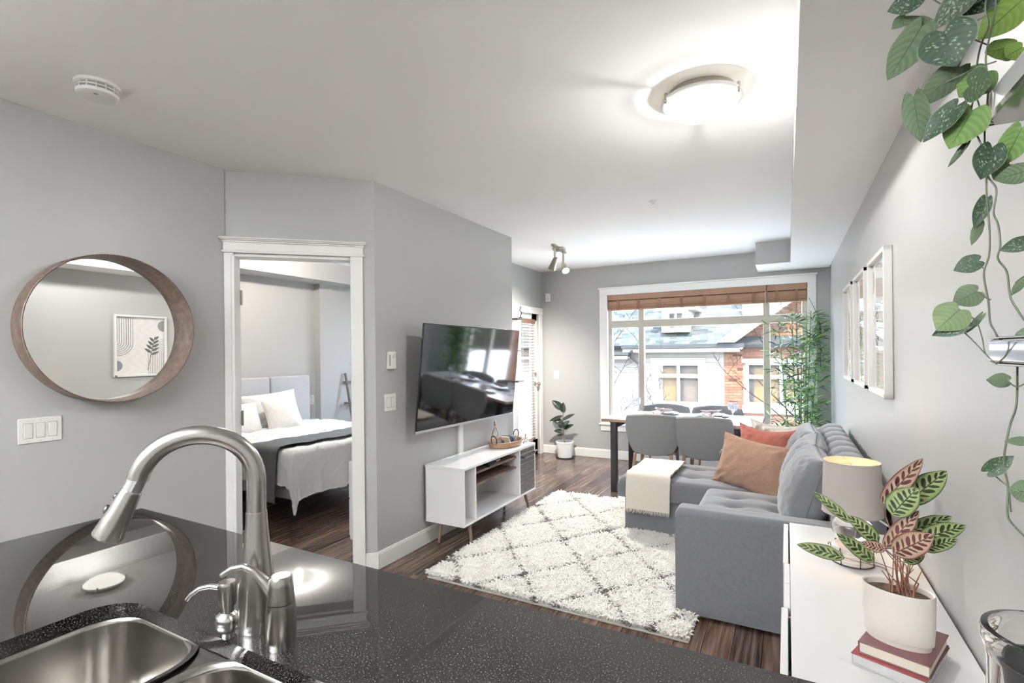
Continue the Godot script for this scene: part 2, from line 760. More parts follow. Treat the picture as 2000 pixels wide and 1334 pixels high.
# box wall piece
func slab(g: Geo, a: Vector3, b: Vector3) -> void:
	g.bb(a, b)


const DOOR_AT := Vector3(-3.03, 0, -1.91)
const DOOR_TURN := 0.749


func build_shell() -> void:
	var fl := Geo.new()
	fl.bb(V(-5.5, -0.2, -6.7), V(0.6, -0.012, 2.6))
	var floor_o := struct("floor", fl, M.dark_gap, "dark brown hardwood strip floor", "floor")
	floor_o.set_meta("label", "dark brown hardwood plank floor running through living room and bedroom")
	# planks, each a piece of its own, running towards the window
	var shapes := {}
	var wdt := 0.128
	var x := XB
	var r := RandomNumberGenerator.new()
	r.seed = 3
	while x < XR + 0.02:
		_planks(floor_o, x, wdt, -6.54, -1.4, r, shapes)
		x += wdt
	x = -5.31
	while x < XB - 0.02:
		_planks(floor_o, x, wdt, -5.6, -1.0, r, shapes)
		x += wdt
	var kf := Geo.new()
	kf.bb(V(-3.03, -0.012, -1.0), V(XR, 0.0, 2.4))
	obj("kitchen_boards", kf, M.planks[0], floor_o)
	var ce := Geo.new()
	ce.bb(V(-3.2, HC, -6.7), V(0.6, HC + 0.2, 2.6))
	struct("ceiling", ce, M.ceiling, "smooth white painted ceiling", "ceiling")
	var so := Geo.new()
	so.bb(V(0.04, 2.326, -6.54), V(XR, HC, 2.4))
	so.bb(V(-0.285, 2.326, -6.54), V(0.04, HC, -5.96))
	var su := Geo.new()
	su.bb(V(0.038, 2.322, -6.54), V(XR, 2.327, 2.4))
	su.bb(V(-0.287, 2.322, -6.54), V(0.038, 2.327, -5.958))
	obj("soffit_underside", su, M.ceiling, struct("ceiling_soffit", so, M.wall, "boxed soffit along the right wall with a step by the window", "soffit"))
	var w := Geo.new()
	w.bb(V(XR, 0, -6.54), V(XR + 0.14, HC, 2.5))
	struct("wall_right", w, M.wall, "long pale grey wall with framed prints", "wall")
	w = Geo.new()
	w.bb(V(XL - 0.14, 0, -1.9), V(XL, HC, 2.5))
	struct("wall_left", w, M.wall, "grey wall carrying the round mirror", "wall")
	w = Geo.new()
	w.bb(V(XL - 0.14, 0, 2.4), V(XR + 0.14, HC, 2.54))
	struct("wall_kitchen", w, M.wall, "plain grey wall behind the kitchen", "wall")
	# door wall at an angle, opening between s 0.045 and 0.727 up to 2.034
	w = Geo.new()
	w.xf = Transform3D(Basis(Vector3.UP, DOOR_TURN), DOOR_AT)
	w.bb(V(-0.02, 0, -0.11), V(0.03, HC, 0))
	w.bb(V(0.742, 0, -0.11), V(0.881, HC, 0))
	w.bb(V(0.03, 2.05, -0.11), V(0.742, HC, 0))
	struct("wall_door", w, M.wall, "angled grey wall with the bedroom doorway", "wall")
	w = Geo.new()
	w.bb(V(XT - 0.12, 0, -4.41), V(XT, HC, -2.51))
	w.bb(V(XB - 0.14, 0, -4.41), V(XT, HC, -4.29))
	struct("wall_television", w, M.wall, "pale grey wall behind the television", "wall")
	w = Geo.new()
	w.bb(V(XB - 0.14, 0, -5.80), V(XB, HC, -4.41))
	w.bb(V(XB - 0.14, 0, ZB - 0.16), V(XB, HC, -6.43))
	w.bb(V(XB - 0.14, 2.0, -6.43), V(XB, HC, -5.80))
	struct("wall_balcony", w, M.wall, "short grey wall around the balcony door", "wall")
	w = Geo.new()
	w.bb(V(XB - 0.14, 0, ZB - 0.16), V(-2.10, HC, ZB))
	w.bb(V(0.21, 0, ZB - 0.16), V(XR + 0.14, HC, ZB))
	w.bb(V(-2.10, 2.17, ZB - 0.16), V(0.21, HC, ZB))
	w.bb(V(-2.10, 0, ZB - 0.16), V(0.21, 0.455, ZB))
	struct("wall_window", w, M.wall, "grey end wall around the wide window", "wall")
	# baseboards
	w = Geo.new()
	w.bb(V(XT, 0, -4.41), V(XT + 0.016, 0.105, -2.51), 0.004)
	w.bb(V(XT - 0.004, 0, -4.42), V(XT + 0.012, 0.115, -2.502), 0.004)
	w.xf = Transform3D(Basis(Vector3.UP, DOOR_TURN), DOOR_AT)
	w.bb(V(0.80, 0, 0), V(0.89, 0.105, 0.016), 0.003)
	w.bb(V(0.80, 0, 0), V(0.888, 0.115, 0.012), 0.003)
	struct("baseboard_left", w, M.trim, "white baseboard under the television wall", "baseboard")
	w = Geo.new()
	w.bb(V(XB, 0, ZB), V(XR, 0.105, ZB + 0.016), 0.004)
	w.bb(V(XB, 0, ZB), V(XR, 0.118, ZB + 0.011), 0.004)
	struct("baseboard_back", w, M.trim, "white baseboard under the window wall", "baseboard")
	w = Geo.new()
	w.bb(V(XR - 0.014, 0, ZB), V(XR, 0.115, -0.9), 0.004)
	struct("baseboard_right", w, M.trim, "white baseboard along the long right wall", "baseboard")
	# doorway casing and door
	w = Geo.new()
	w.xf = Transform3D(Basis(Vector3.UP, DOOR_TURN), DOOR_AT)
	var head := Geo.new()
	head.xf = w.xf
	for s in [[-0.012, 0.043], [0.727, 0.806]]:
		w.bb(V(s[0], 0, 0), V(s[1], 2.056, 0.02), 0.004)
	w.bb(V(0.030, 0, 0.0), V(0.05, 2.04, 0.026), 0.004)
	for s in [[0.03, 0.046], [0.726, 0.742]]:
		w.bb(V(s[0], 0, -0.12), V(s[1], 2.05, 0.004))
	w.bb(V(0.03, 2.034, -0.12), V(0.742, 2.05, 0.004))
	head.bb(V(-0.022, 2.052, 0), V(0.816, 2.068, 0.03), 0.004)
	head.bb(V(-0.014, 2.066, 0), V(0.808, 2.122, 0.022), 0.002)
	head.bb(V(-0.02, 2.116, 0), V(0.814, 2.130, 0.03), 0.005)
	head.bb(V(-0.028, 2.127, 0), V(0.822, 2.138, 0.042), 0.005)
	head.bb(V(-0.034, 2.136, 0), V(0.828, 2.146, 0.05), 0.003)
	var casing := struct("trim_1", w, M.trim, "white casing around the bedroom doorway", "casing")
	obj("door_head", head, M.trim, casing)
	var dr := thing("door_1", "white bedroom door swung open on its left hinges", "door", DOOR_AT + Basis(Vector3.UP, DOOR_TURN) * V(0.048, 0, -0.115)  , 2.76)
	tag(dr, "", "", "", "structure")
	var g := Geo.new()
	g.bb(V(0, 0.008, -0.036), V(0.675, 2.028, 0), 0.003)
	obj("door_leaf", g, M.trim, dr)
	for y in [1.79, 1.02, 0.25]:
		var hg := Geo.new()
		hg.bb(V(-0.004, y - 0.045, -0.03), V(0.001, y + 0.045, 0.012), 0.002)
		hg.cyl(V(-0.004, y - 0.048, 0.006), V(-0.004, y + 0.048, 0.006), 0.006)
		obj("hinge", hg, M.nickel, dr)
	g = Geo.new()
	g.cyl(V(0.62, 0.98, -0.09), V(0.62, 0.98, 0.05), 0.01)
	g.ball(V(0.62, 0.98, 0.07), V(0.028, 0.028, 0.022))
	g.ball(V(0.62, 0.98, -0.1), V(0.028, 0.028, 0.022))
	obj("door_knob", g, M.nickel, dr)


func _planks(floor_o: Node, x: float, wdt: float, z0: float, z1: float, r: RandomNumberGenerator, shapes: Dictionary) -> void:
	var z := z0 + r.randf_range(-1.0, 0.0)
	while z < z1:
		var lgt: float = [0.9, 1.2, 1.5][r.randi() % 3]
		var a := maxf(z, z0)
		var b := minf(z + lgt, z1)
		z += lgt
		if b - a < 0.05:
			continue
		var key := "%.3f" % (b - a)
		if not shapes.has(key):
			var g := Geo.new()
			g.bb(V(-wdt / 2 + 0.0008, -0.012, -(b - a) / 2 + 0.0008), V(wdt / 2 - 0.0008, 0, (b - a) / 2 - 0.0008), 0.0022)
			shapes[key] = g.mesh()
		var o := obj("plank", shapes[key], M.planks[r.randi() % 4], floor_o)
		o.position = V(x + wdt / 2, 0, (a + b) / 2)


func build_windows() -> void:
	# window_1: casing, sill, vinyl frame, six panes
	var zf := ZB - 0.09
	var w := Geo.new()
	w.bb(V(-2.2, 0.455, ZB), V(-2.095, 2.175, ZB + 0.02), 0.003)
	w.bb(V(0.205, 0.455, ZB), V(0.29, 2.175, ZB + 0.02), 0.003)
	w.bb(V(-2.2, 2.17, ZB), V(0.292, 2.255, ZB + 0.022), 0.003)
	w.bb(V(-2.215, 2.252, ZB), V(0.305, 2.272, ZB + 0.036), 0.005)
	w.bb(V(-2.2, 0.37, ZB), V(0.29, 0.452, ZB + 0.018), 0.003)
	var win := struct("window_1", w, M.trim, "wide window with two mullions and a transom over the dining table", "window")
	var s := Geo.new()
	s.bb(V(-2.22, 0.448, ZB - 0.06), V(0.31, 0.468, ZB + 0.04), 0.006)
	obj("window_sill", s, M.trim, win)
	s = Geo.new()
	s.bb(V(-2.11, 0.455, ZB - 0.15), V(-2.097, 2.17, ZB + 0.002))
	s.bb(V(0.207, 0.455, ZB - 0.15), V(0.22, 2.17, ZB + 0.002))
	s.bb(V(-2.11, 2.168, ZB - 0.15), V(0.22, 2.18, ZB + 0.002))
	obj("window_jamb", s, M.trim, win)
	var fm := mat(Color8(190, 184, 172), 0.45)
	s = Geo.new()
	for q in [[-2.10, 0.46, -2.05, 2.17], [0.15, 0.46, 0.21, 2.17], [-2.1, 0.46, 0.21, 0.53], [-2.1, 2.11, 0.21, 2.17]]:
		s.bb(V(q[0], q[1], zf - 0.035), V(q[2], q[3], zf + 0.035), 0.006)
	obj("window_frame", s, fm, win)
	s = Geo.new()
	for xm in [-1.664, -0.208]:
		s.bb(V(xm - 0.036, 0.5, zf - 0.03), V(xm + 0.036, 2.13, zf + 0.036), 0.005)
	obj("mullion", s, fm, win)
	s = Geo.new()
	s.bb(V(-2.06, 1.736, zf - 0.03), V(0.16, 1.832, zf + 0.034), 0.005)
	obj("transom", s, fm, win)
	for xs in [[-2.05, -1.694], [-1.634, -0.238], [-0.178, 0.15]]:
		for ys in [[0.53, 1.748], [1.822, 2.11]]:
			s = Geo.new()
			s.quad(V(xs[0], ys[0], zf), V(xs[1], ys[0], zf), V(xs[1], ys[1], zf), V(xs[0], ys[1], zf), V(0, 0, 1))
			obj("pane", s, M.glass, win)
	# rolled woven wood shades in the window head
	for q in [[-2.09, -0.205, "wide woven wood shade drawn up in the window head", 0.0], [-0.195, 0.2, "narrow woven wood shade drawn up beside the wide one", 0.01]]:
		var sh := thing("woven_shade", q[2], "blind", V(q[0], 1.985, ZB - 0.03), 0.0)
		var ln: float = q[1] - q[0]
		var g := Geo.new()
		g.bb(V(0, 0.115, -0.022), V(ln, 0.184, 0.028), 0.003)
		obj("valance", g, M.shade_weave, sh)
		for k in 5:
			g = Geo.new()
			g.bb(V(0.004, -0.012 + k * 0.016, -0.018 + 0.003 * (k % 2)), V(ln - 0.004, 0.118 - k * 0.004, -0.012 + 0.007 * k), 0.002)
			obj("fold", g, M.shade_weave, sh)
		g = Geo.new()
		g.bb(V(0, -0.02, -0.02), V(ln, 0.0, 0.02), 0.004)
		obj("bottom_rail", g, M.shade_weave, sh)
		var n := int(ln / 0.27) + 1
		for k in n:
			g = Geo.new()
			var xx := ln * (k + 0.5) / n
			g.bb(V(xx - 0.016, -0.012, 0.0205), V(xx + 0.016, 0.116, 0.0225))
			obj("tape", g, M.shade_tape, sh)
	var cd := Geo.new()
	cd.tube([V(-0.212, 2.1, ZB + 0.004), V(-0.213, 2.0, ZB + 0.006), V(-0.212, 1.955, ZB + 0.006)], 0.004, 6)
	tag(obj("pull_cord", cd, M.page), "pale cord hanging where the two woven shades meet", "cord")
	cd = Geo.new()
	cd.tube([V(0.215, 2.0, ZB + 0.03), V(0.26, 1.9, ZB + 0.03), V(0.318, 1.755, ZB + 0.02), V(0.322, 1.70, ZB + 0.016)], 0.0022, 5)
	cd.bb(V(0.312, 1.60, ZB), V(0.332, 1.71, ZB + 0.02), 0.003)
	cd.tube([V(0.322, 1.6, ZB + 0.01), V(0.324, 1.2, ZB + 0.01)], 0.0022, 5)
	tag(obj("shade_control", cd, M.gutter), "thin cord led to a dark cleat right of the window", "cord")
	# balcony door in the left wall of the dining corner
	w = Geo.new()
	w.bb(V(XB, 0, -5.86), V(XB + 0.02, 2.0, -5.785), 0.003)
	w.bb(V(XB, 0, -6.52), V(XB + 0.02, 2.0, -6.43), 0.003)
	w.bb(V(XB, 1.95, -6.53), V(XB + 0.024, 2.04, -5.775), 0.003)
	var bd := struct("door_2", w, M.trim, "white glazed balcony door with a wooden blind", "door")
	s = Geo.new()
	var xd := XB - 0.05
	for q in [[-5.84, 0.0, -5.80, 1.97], [-6.44, 0.0, -6.27, 1.97], [-6.43, 1.86, -5.8, 1.97], [-6.43, 0.0, -5.8, 0.22]]:
		s.bb(V(xd - 0.022, q[1], q[0]), V(xd + 0.022, q[3], q[2]), 0.004)
	obj("door_leaf", s, M.trim, bd)
	s = Geo.new()
	s.quad(V(xd, 0.22, -6.27), V(xd, 0.22, -5.84), V(xd, 1.86, -5.84), V(xd, 1.86, -6.27), V(1, 0, 0))
	obj("pane", s, M.glass, bd)
	s = Geo.new()
	s.cyl(V(xd + 0.02, 0.985, -6.36), V(xd + 0.075, 0.985, -6.36), 0.011)
	s.ball(V(xd + 0.085, 0.985, -6.36), V(0.02, 0.027, 0.027))
	s.cyl(V(xd + 0.02, 0.985, -6.36), V(xd + 0.028, 0.985, -6.36), 0.03)
	obj("door_knob", s, M.nickel, bd)
	s = Geo.new()
	s.cyl(V(xd + 0.02, 1.12, -6.36), V(xd + 0.04, 1.12, -6.36), 0.026)
	obj("deadbolt", s, M.nickel, bd)
	var bl := thing("door_blind", "wooden slat blind let down over the balcony door glass", "blind", V(XB - 0.012, 0, -6.06))
	s = Geo.new()
	s.bb(V(-0.015, 1.815, -0.225), V(0.03, 1.875, 0.225), 0.004)
	obj("headrail", s, M.slat, bl)
	var sl := Geo.new()
	sl.xf = Transform3D(Basis(Vector3.BACK, 0.12), Vector3.ZERO)
	sl.bb(V(-0.016, -0.002, -0.215), V(0.026, 0.002, 0.215))
	var slm := sl.mesh()
	for k in 40:
		var o := obj("slat", slm, M.slat, bl)
		o.position = V(0.0, 1.79 - k * 0.0385, 0)
	s = Geo.new()
	for zz in [-0.14, 0.14]:
		for xx in [-0.014, 0.024]:
			s.tube([V(xx, 1.82, zz), V(xx, 0.25, zz)], 0.0016, 4)
	obj("ladder_cord", s, M.page, bl)
	s = Geo.new()
	s.bb(V(-0.016, 0.235, -0.215), V(0.026, 0.255, 0.215), 0.003)
	obj("bottom_rail", s, M.slat, bl)


func build_bedroom_shell() -> void:
	var w := Geo.new()
	w.bb(V(-5.45, 0, -5.74), V(-5.31, HC, -0.9))
	w.bb(V(-5.31, 0, -5.6), V(-5.21, 2.322, -4.5))
	struct("wall_bedroom", w, M.wall_bed, "pale bedroom wall with a shallow pilaster behind the bed", "wall")
	w = Geo.new()
	w.bb(V(-5.31, 2.322, -5.6), V(-4.95, HC, -0.98))
	struct("trim_2", w, M.wall_bed, "boxed beam under the bedroom ceiling", "beam")
	w = Geo.new()
	w.bb(V(-5.45, HC, -5.74), V(-3.2, HC + 0.2, -0.86))
	struct("ceiling_bedroom", w, M.ceiling, "white bedroom ceiling", "ceiling")
	w = Geo.new()
	w.bb(V(-5.45, 0, -1.0), V(-3.1, HC, -0.86))
	struct("wall_bedroom_near", w, M.wall_bed, "near wall of the bedroom", "wall")
	# exterior bedroom wall; its unseen window is added to let in daylight
	w = Geo.new()
	w.bb(V(-5.31, 0, -5.74), V(-4.6, HC, -5.6))
	w.bb(V(-3.45, 0, -5.74), V(-3.2, HC, -5.6))
	w.bb(V(-4.6, 2.2, -5.74), V(-3.45, HC, -5.6))
	w.bb(V(-4.6, 0, -5.74), V(-3.45, 0.6, -5.6))
	struct("wall_bedroom_window", w, M.wall_bed, "bedroom wall around the added window", "wall")
	w = Geo.new()
	for q in [[-4.6, 0.6, -4.55, 2.2], [-3.5, 0.6, -3.45, 2.2], [-4.6, 0.6, -3.45, 0.66], [-4.6, 2.14, -3.45, 2.2], [-4.05, 0.6, -4.0, 2.2]]:
		w.bb(V(q[0], q[1], -5.70), V(q[2], q[3], -5.64), 0.004)
	var win := struct("window_2", w, M.trim, "unseen window added to bring daylight into the bedroom", "window")
	w = Geo.new()
	w.quad(V(-4.55, 0.66, -5.67), V(-3.5, 0.66, -5.67), V(-3.5, 2.14, -5.67), V(-4.55, 2.14, -5.67), V(0, 0, 1))
	obj("pane", w, M.glass, win)


# ---------------------------------------------------------------- outdoors
func bricks(g: Geo, x0: float, x1: float, y0: float, y1: float, z: float, sd: int, inside: Callable) -> void:
	var r := RandomNumberGenerator.new()
	r.seed = sd
	var bw := 0.215
	var bh := 0.075
	var rowi := 0
	var y := y0
	while y < y1 - 0.01:
		var x := x0 - (bw * 0.5 if rowi % 2 else 0.0)
		while x < x1 - 0.01:
			var a := maxf(x, x0)
			var b := minf(x + bw, x1)
			if b - a > 0.03 and inside.call((a + b) / 2, y + bh / 2):
				var c := Color8(96, 71, 56).lerp(Color8(80, 54, 42), r.randf())
				if r.randf() < 0.12:
					c = Color8(56, 34, 30)
				g.col = c.srgb_to_linear()
				g.box(V((a + b) / 2, y + bh / 2, z + r.randf_range(-0.002, 0.004)), V(b - a - 0.012, bh - 0.012, 0.06))
			x += bw
		y += bh
		rowi += 1


func build_neighbour() -> void:
	var zb := -15.0
	var g := Geo.new()
	g.bb(V(-30, -3.4, -60), V(20, -3.0, -6.9))
	struct("ground", g, M.ground, "pale paved court between the two buildings", "ground")
	var b := thing("house", "neighbouring house with teal shingle roof, pale siding and brick gable", "building", V(0, 0, zb))
	# pale wall with window opening, brick pier, brick gable wing
	g = Geo.new()
	for q in [[-12.0, -3.0, -3.35, 1.5], [-2.15, -3.0, -1.512, 1.5], [-3.35, 1.06, -2.15, 1.5], [-3.35, -3.0, -2.15, -0.1]]:
		g.bb(V(q[0], q[1], -0.2), V(q[2], q[3], 0))
	obj("siding_wall", g, M.siding, b)
	for k in 22:
		var lap := Geo.new()
		var y := -1.9 + k * 0.15
		if y > 1.06:
			lap.bb(V(-12, y, 0), V(-1.52, y + 0.14, 0.014), 0.003)
		elif y < -0.22:
			lap.bb(V(-12, y, 0), V(-1.52, y + 0.14, 0.014), 0.003)
		else:
			lap.bb(V(-12, y, 0), V(-3.52, y + 0.14, 0.014), 0.003)
			lap.bb(V(-2.0, y, 0), V(-1.52, y + 0.14, 0.014), 0.003)
		obj("siding_board", lap, M.siding, b)
	g = Geo.new()
	g.bb(V(-1.512, -3, -0.3), V(-1.05, 1.45, 0.0))
	g.bb(V(-1.05, -3, -0.3), V(-0.96, 3.2, -0.02))
	g.bb(V(-0.96, 1.06, -0.3), V(4.5, 4.2, -0.02))
	g.bb(V(-0.96, -3, -0.3), V(4.5, -0.05, -0.02))
	g.bb(V(0.55, -3, -0.3), V(4.5, 1.1, -0.02))
	obj("brick_backing", g, M.mortar, b)
	g = Geo.new()
	bricks(g, -1.512, -1.04, -1.0, 1.45, -0.005, 5, func(_x, _y): return true)
	bricks(g, -1.04, 4.4, 1.2, 4.2, -0.035, 6, func(x, y): return y < 1.5 + (x + 1.55) * 0.68)
	bricks(g, -1.04, 4.4, -2.2, -0.18, -0.035, 8, func(_x, _y): return true)
	bricks(g, 0.55, 4.4, -0.18, 1.2, -0.035, 9, func(_x, _y): return true)
	var bo := obj("bricks", g, M.brick, b)
	bo.set_meta("kind", "stuff")
	g = Geo.new()
	g.bb(V(-1.08, 1.085, -0.05), V(0.75, 1.17, 0.07), 0.01)
	obj("stone_band", g, M.fascia, b)
	g = Geo.new()
	g.bb(V(-1.08, -0.26, -0.05), V(0.75, -0.06, 0.06), 0.01)
	obj("stone_band", g, M.fascia, b)
	# windows with yellow blinds
	for q in [[-3.35, -0.1, -2.15, 1.06, -2.74], [-0.96, -0.05, 0.55, 1.08, -0.14]]:
		g = Geo.new()
		var zz := -0.08
		g.bb(V(q[0] - 0.02, q[1], zz), V(q[0] + 0.05, q[3], 0.02))
		g.bb(V(q[2] - 0.05, q[1], zz), V(q[2] + 0.02, q[3], 0.02))
		g.bb(V(q[0], q[1] - 0.02, zz), V(q[2], q[1] + 0.06, 0.044))
		g.bb(V(q[0], q[3] - 0.05, zz - 0.003), V(q[2], q[3] + 0.02, 0.024))
		g.bb(V(q[4] - 0.035, q[1], zz), V(q[4] + 0.035, q[3], 0.007))
		g.bb(V(q[0], 0.66, zz - 0.006), V(q[2], 0.76, 0.013))
		var wf := obj("window", g, M.fascia, b)
		if q[0] < -3:
			g = Geo.new()
			g.bb(V(q[0] - 0.16, q[1] - 0.12, 0), V(q[0] - 0.02, q[3] + 0.14, 0.03))
			g.bb(V(q[2] + 0.02, q[1] - 0.12, 0), V(q[2] + 0.15, q[3] + 0.14, 0.03))
			g.bb(V(q[0] - 0.16, q[3] + 0.02, 0), V(q[2] + 0.15, q[3] + 0.16, 0.035))
			g.bb(V(q[0] - 0.16, q[1] - 0.16, 0), V(q[2] + 0.15, q[1] - 0.02, 0.04))
			obj("casing", g, M.fascia, wf)
		var back := Geo.new()
		back.bb(V(q[0], q[1], -0.9), V(q[2], q[3], -0.86))
		obj("room_back", back, mat(Color8(34, 30, 28), 0.9), wf)
		var cols := [[q[0] + 0.17, q[4] - 0.05], [q[4] + 0.12, q[2] - 0.06]]
		for ci in 2:
			var bl := Geo.new()
			var y: float = q[1] + 0.07
			while y < q[3] - 0.1:
				bl.box(V((cols[ci][0] + cols[ci][1]) / 2, y, -0.2), V(cols[ci][1] - cols[ci][0], 0.036, 0.012))
				y += 0.042
			obj("blind", bl, M.blind_yellow if ci == 0 or q[0] > -3 else mat(Color8(58, 48, 38), 0.7, 0.0, 0.1), wf)
		var gp := Geo.new()
		gp.quad(V(q[0], q[1], -0.06), V(q[2], q[1], -0.06), V(q[2], q[3], -0.06), V(q[0], q[3], -0.06), V(0, 0, 1))
		obj("pane", gp, M.far_glass, wf)
	# eaves: shaded soffit, fascia, gutter
	g = Geo.new()
	g.bb(V(-4.25, 1.38, 0), V(-1.1, 1.44, 0.34))
	g.bb(V(-12, 1.22, 0), V(-4.05, 1.27, 0.35))
	obj("soffit", g, M.soffit, b)
	g = Geo.new()
	g.bb(V(-4.25, 1.40, 0.30), V(-1.1, 1.50, 0.36), 0.01)
	g.bb(V(-12, 1.20, 0.3), V(-4.1, 1.30, 0.37), 0.01)
	obj("fascia", g, M.fascia, b)
	g = Geo.new()
	g.bb(V(-4.28, 1.49, 0.28), V(-0.98, 1.62, 0.42), 0.02)
	g.bb(V(-12, 1.30, 0.3), V(-4.05, 1.40, 0.44), 0.02)
	g.tube([V(-3.98, 1.45, 0.4), V(-3.95, 1.2, 0.3), V(-3.82, 1.02, 0.05), V(-3.82, -3.0, 0.05)], 0.045, 8)
	obj("gutter", g, M.gutter, b)
	# shingle roof: courses of separate tabs on a slope
	g = Geo.new()
	var r := RandomNumberGenerator.new()
	r.seed = 12
	var slope := 0.62
	g.xf = Transform3D(Basis(Vector3.RIGHT, slope), V(0, 1.58, 0.3))
	for row in 37:
		var x := -9.0 - r.randf() * 0.2
		var zr := -0.105 * row
		while x < 0.6:
			var lim := -1.5 + (-zr) * 0.84
			if x < lim:
				var c := Color8(50, 54, 53).lerp(Color8(62, 66, 64), r.randf())
				if r.randf() < 0.2:
					c = Color8(44, 49, 48)
				g.col = c.srgb_to_linear()
				g.box(V(x + 0.1, 0.012 + r.randf() * 0.008, zr - 0.06), V(0.196, 0.02, 0.15))
			x += 0.2
	var ro := obj("shingles", g, M.shingle, b)
	ro.set_meta("kind", "stuff")
	g = Geo.new()
	g.xf = Transform3D(Basis(Vector3.RIGHT, slope), V(0, 1.58, 0.3))
	g.bb(V(-12, -0.1, -4.2), V(1.6, -0.004, 0))
	obj("roof_deck", g, M.gutter, b)
	# rake board of the brick gable, rising to the right
	g = Geo.new()
	var rk := PackedVector2Array([Vector2(-1.66, 1.64), Vector2(-1.2, 1.64), Vector2(2.6, 4.5), Vector2(2.3, 4.62)])
	g.prism(rk, 0.45, 0.52)
	obj("rake_board", g, M.fascia, b)
	g = Geo.new()
	g.prism(PackedVector2Array([Vector2(-1.66, 1.6), Vector2(-1.5, 1.6), Vector2(2.6, 4.6), Vector2(2.3, 4.7)]), -3.0, 0.45)
	obj("gable_roof", g, M.gutter, b)
	# dormer
	g = Geo.new()
	g.bb(V(-3.17, 1.96, -1.4), V(-2.97, 2.62, 0.1))
	g.bb(V(-2.60, 1.96, -1.4), V(-2.43, 2.62, 0.1))
	g.bb(V(-2.97, 1.96, -1.4), V(-2.60, 2.08, 0.1))
	g.bb(V(-2.97, 2.5, -1.4), V(-2.60, 2.62, 0.1))
	g.bb(V(-2.81, 2.0, -0.1), V(-2.76, 2.6, 0.08))
	g.bb(V(-2.97, 2.08, -0.4), V(-2.6, 2.5, -0.3))
	var dm := obj("dormer", g, M.fascia, b)
	g = Geo.new()
	g.prism(PackedVector2Array([Vector2(-3.36, 2.58), Vector2(-2.24, 2.58), Vector2(-2.24, 2.66), Vector2(-2.8, 3.1), Vector2(-3.36, 2.66)]), -2.2, 0.3)
	obj("dormer_roof", g, M.fascia, dm)
	# bare young trees between the houses
	var spots := [[-2.95, -9.4, 4.9, 1, "bare young tree with thin twigs behind the left window pane"], [-1.15, -9.9, 3.6, 2, "bare leaning sapling in front of the brick pier"], [-0.05, -9.2, 5.2, 3, "bare branching tree outside the right window pane"], [-6.8, -10.5, 5.4, 4, "bare tree outside the balcony door"]]
	for s in spots:
		var tr := thing("bare_tree", s[4], "tree", V(s[0], -3.0, s[1]), 0.0, "bare trees between the houses")
		var rr := RandomNumberGenerator.new()
		rr.seed = 40 + s[3]
		var tg := Geo.new()
		var tw := Geo.new()
		var lean := V(rr.randf_range(-0.16, 0.05), 1, rr.randf_range(-0.1, 0.1)).normalized()
		_branch(tg, tw, Vector3.ZERO, lean, s[2], 0.045, 0, rr)
		obj("trunk", tg, M.twig, tr)
		var to := obj("twigs", tw, M.twig, tr)
		to.set_meta("kind", "stuff")


func _branch(tg: Geo, tw: Geo, at: Vector3, dir: Vector3, l: float, rad: float, depth: int, r: RandomNumberGenerator) -> void:
	var pts := [at]
	var rads := [rad]
	var p := at
	var d := dir
	var n := 7
	for i in n:
		d = (d + V(r.randf_range(-1, 1), r.randf_range(-0.5, 0.7), r.randf_range(-1, 1)) * 0.13).normalized()
		p += d * l / n
		pts.append(p)
		rads.append(rad * (1.0 - 0.8 * (i + 1) / n))
	(tg if depth == 0 else tw).tube(pts, rads, 6 if depth == 0 else 4)
	if depth >= 3:
		return
	var kids: int = [12, 5, 3][depth]
	for k in kids:
		var s := r.randf_range(0.35 if depth == 0 else 0.15, 0.98)
		var i := int(s * n)
		var q: Vector3 = (pts[i] as Vector3).lerp(pts[mini(i + 1, n)], s * n - i)
		var a := r.randf() * TAU
		var o := V(cos(a), r.randf_range(0.3, 1.1), sin(a)).normalized()
		_branch(tg, tw, q, (d * 0.35 + o).normalized(), l * r.randf_range(0.2, 0.38), maxf(rad * (1.0 - 0.8 * s) * 0.55, 0.0042), depth + 1, r)


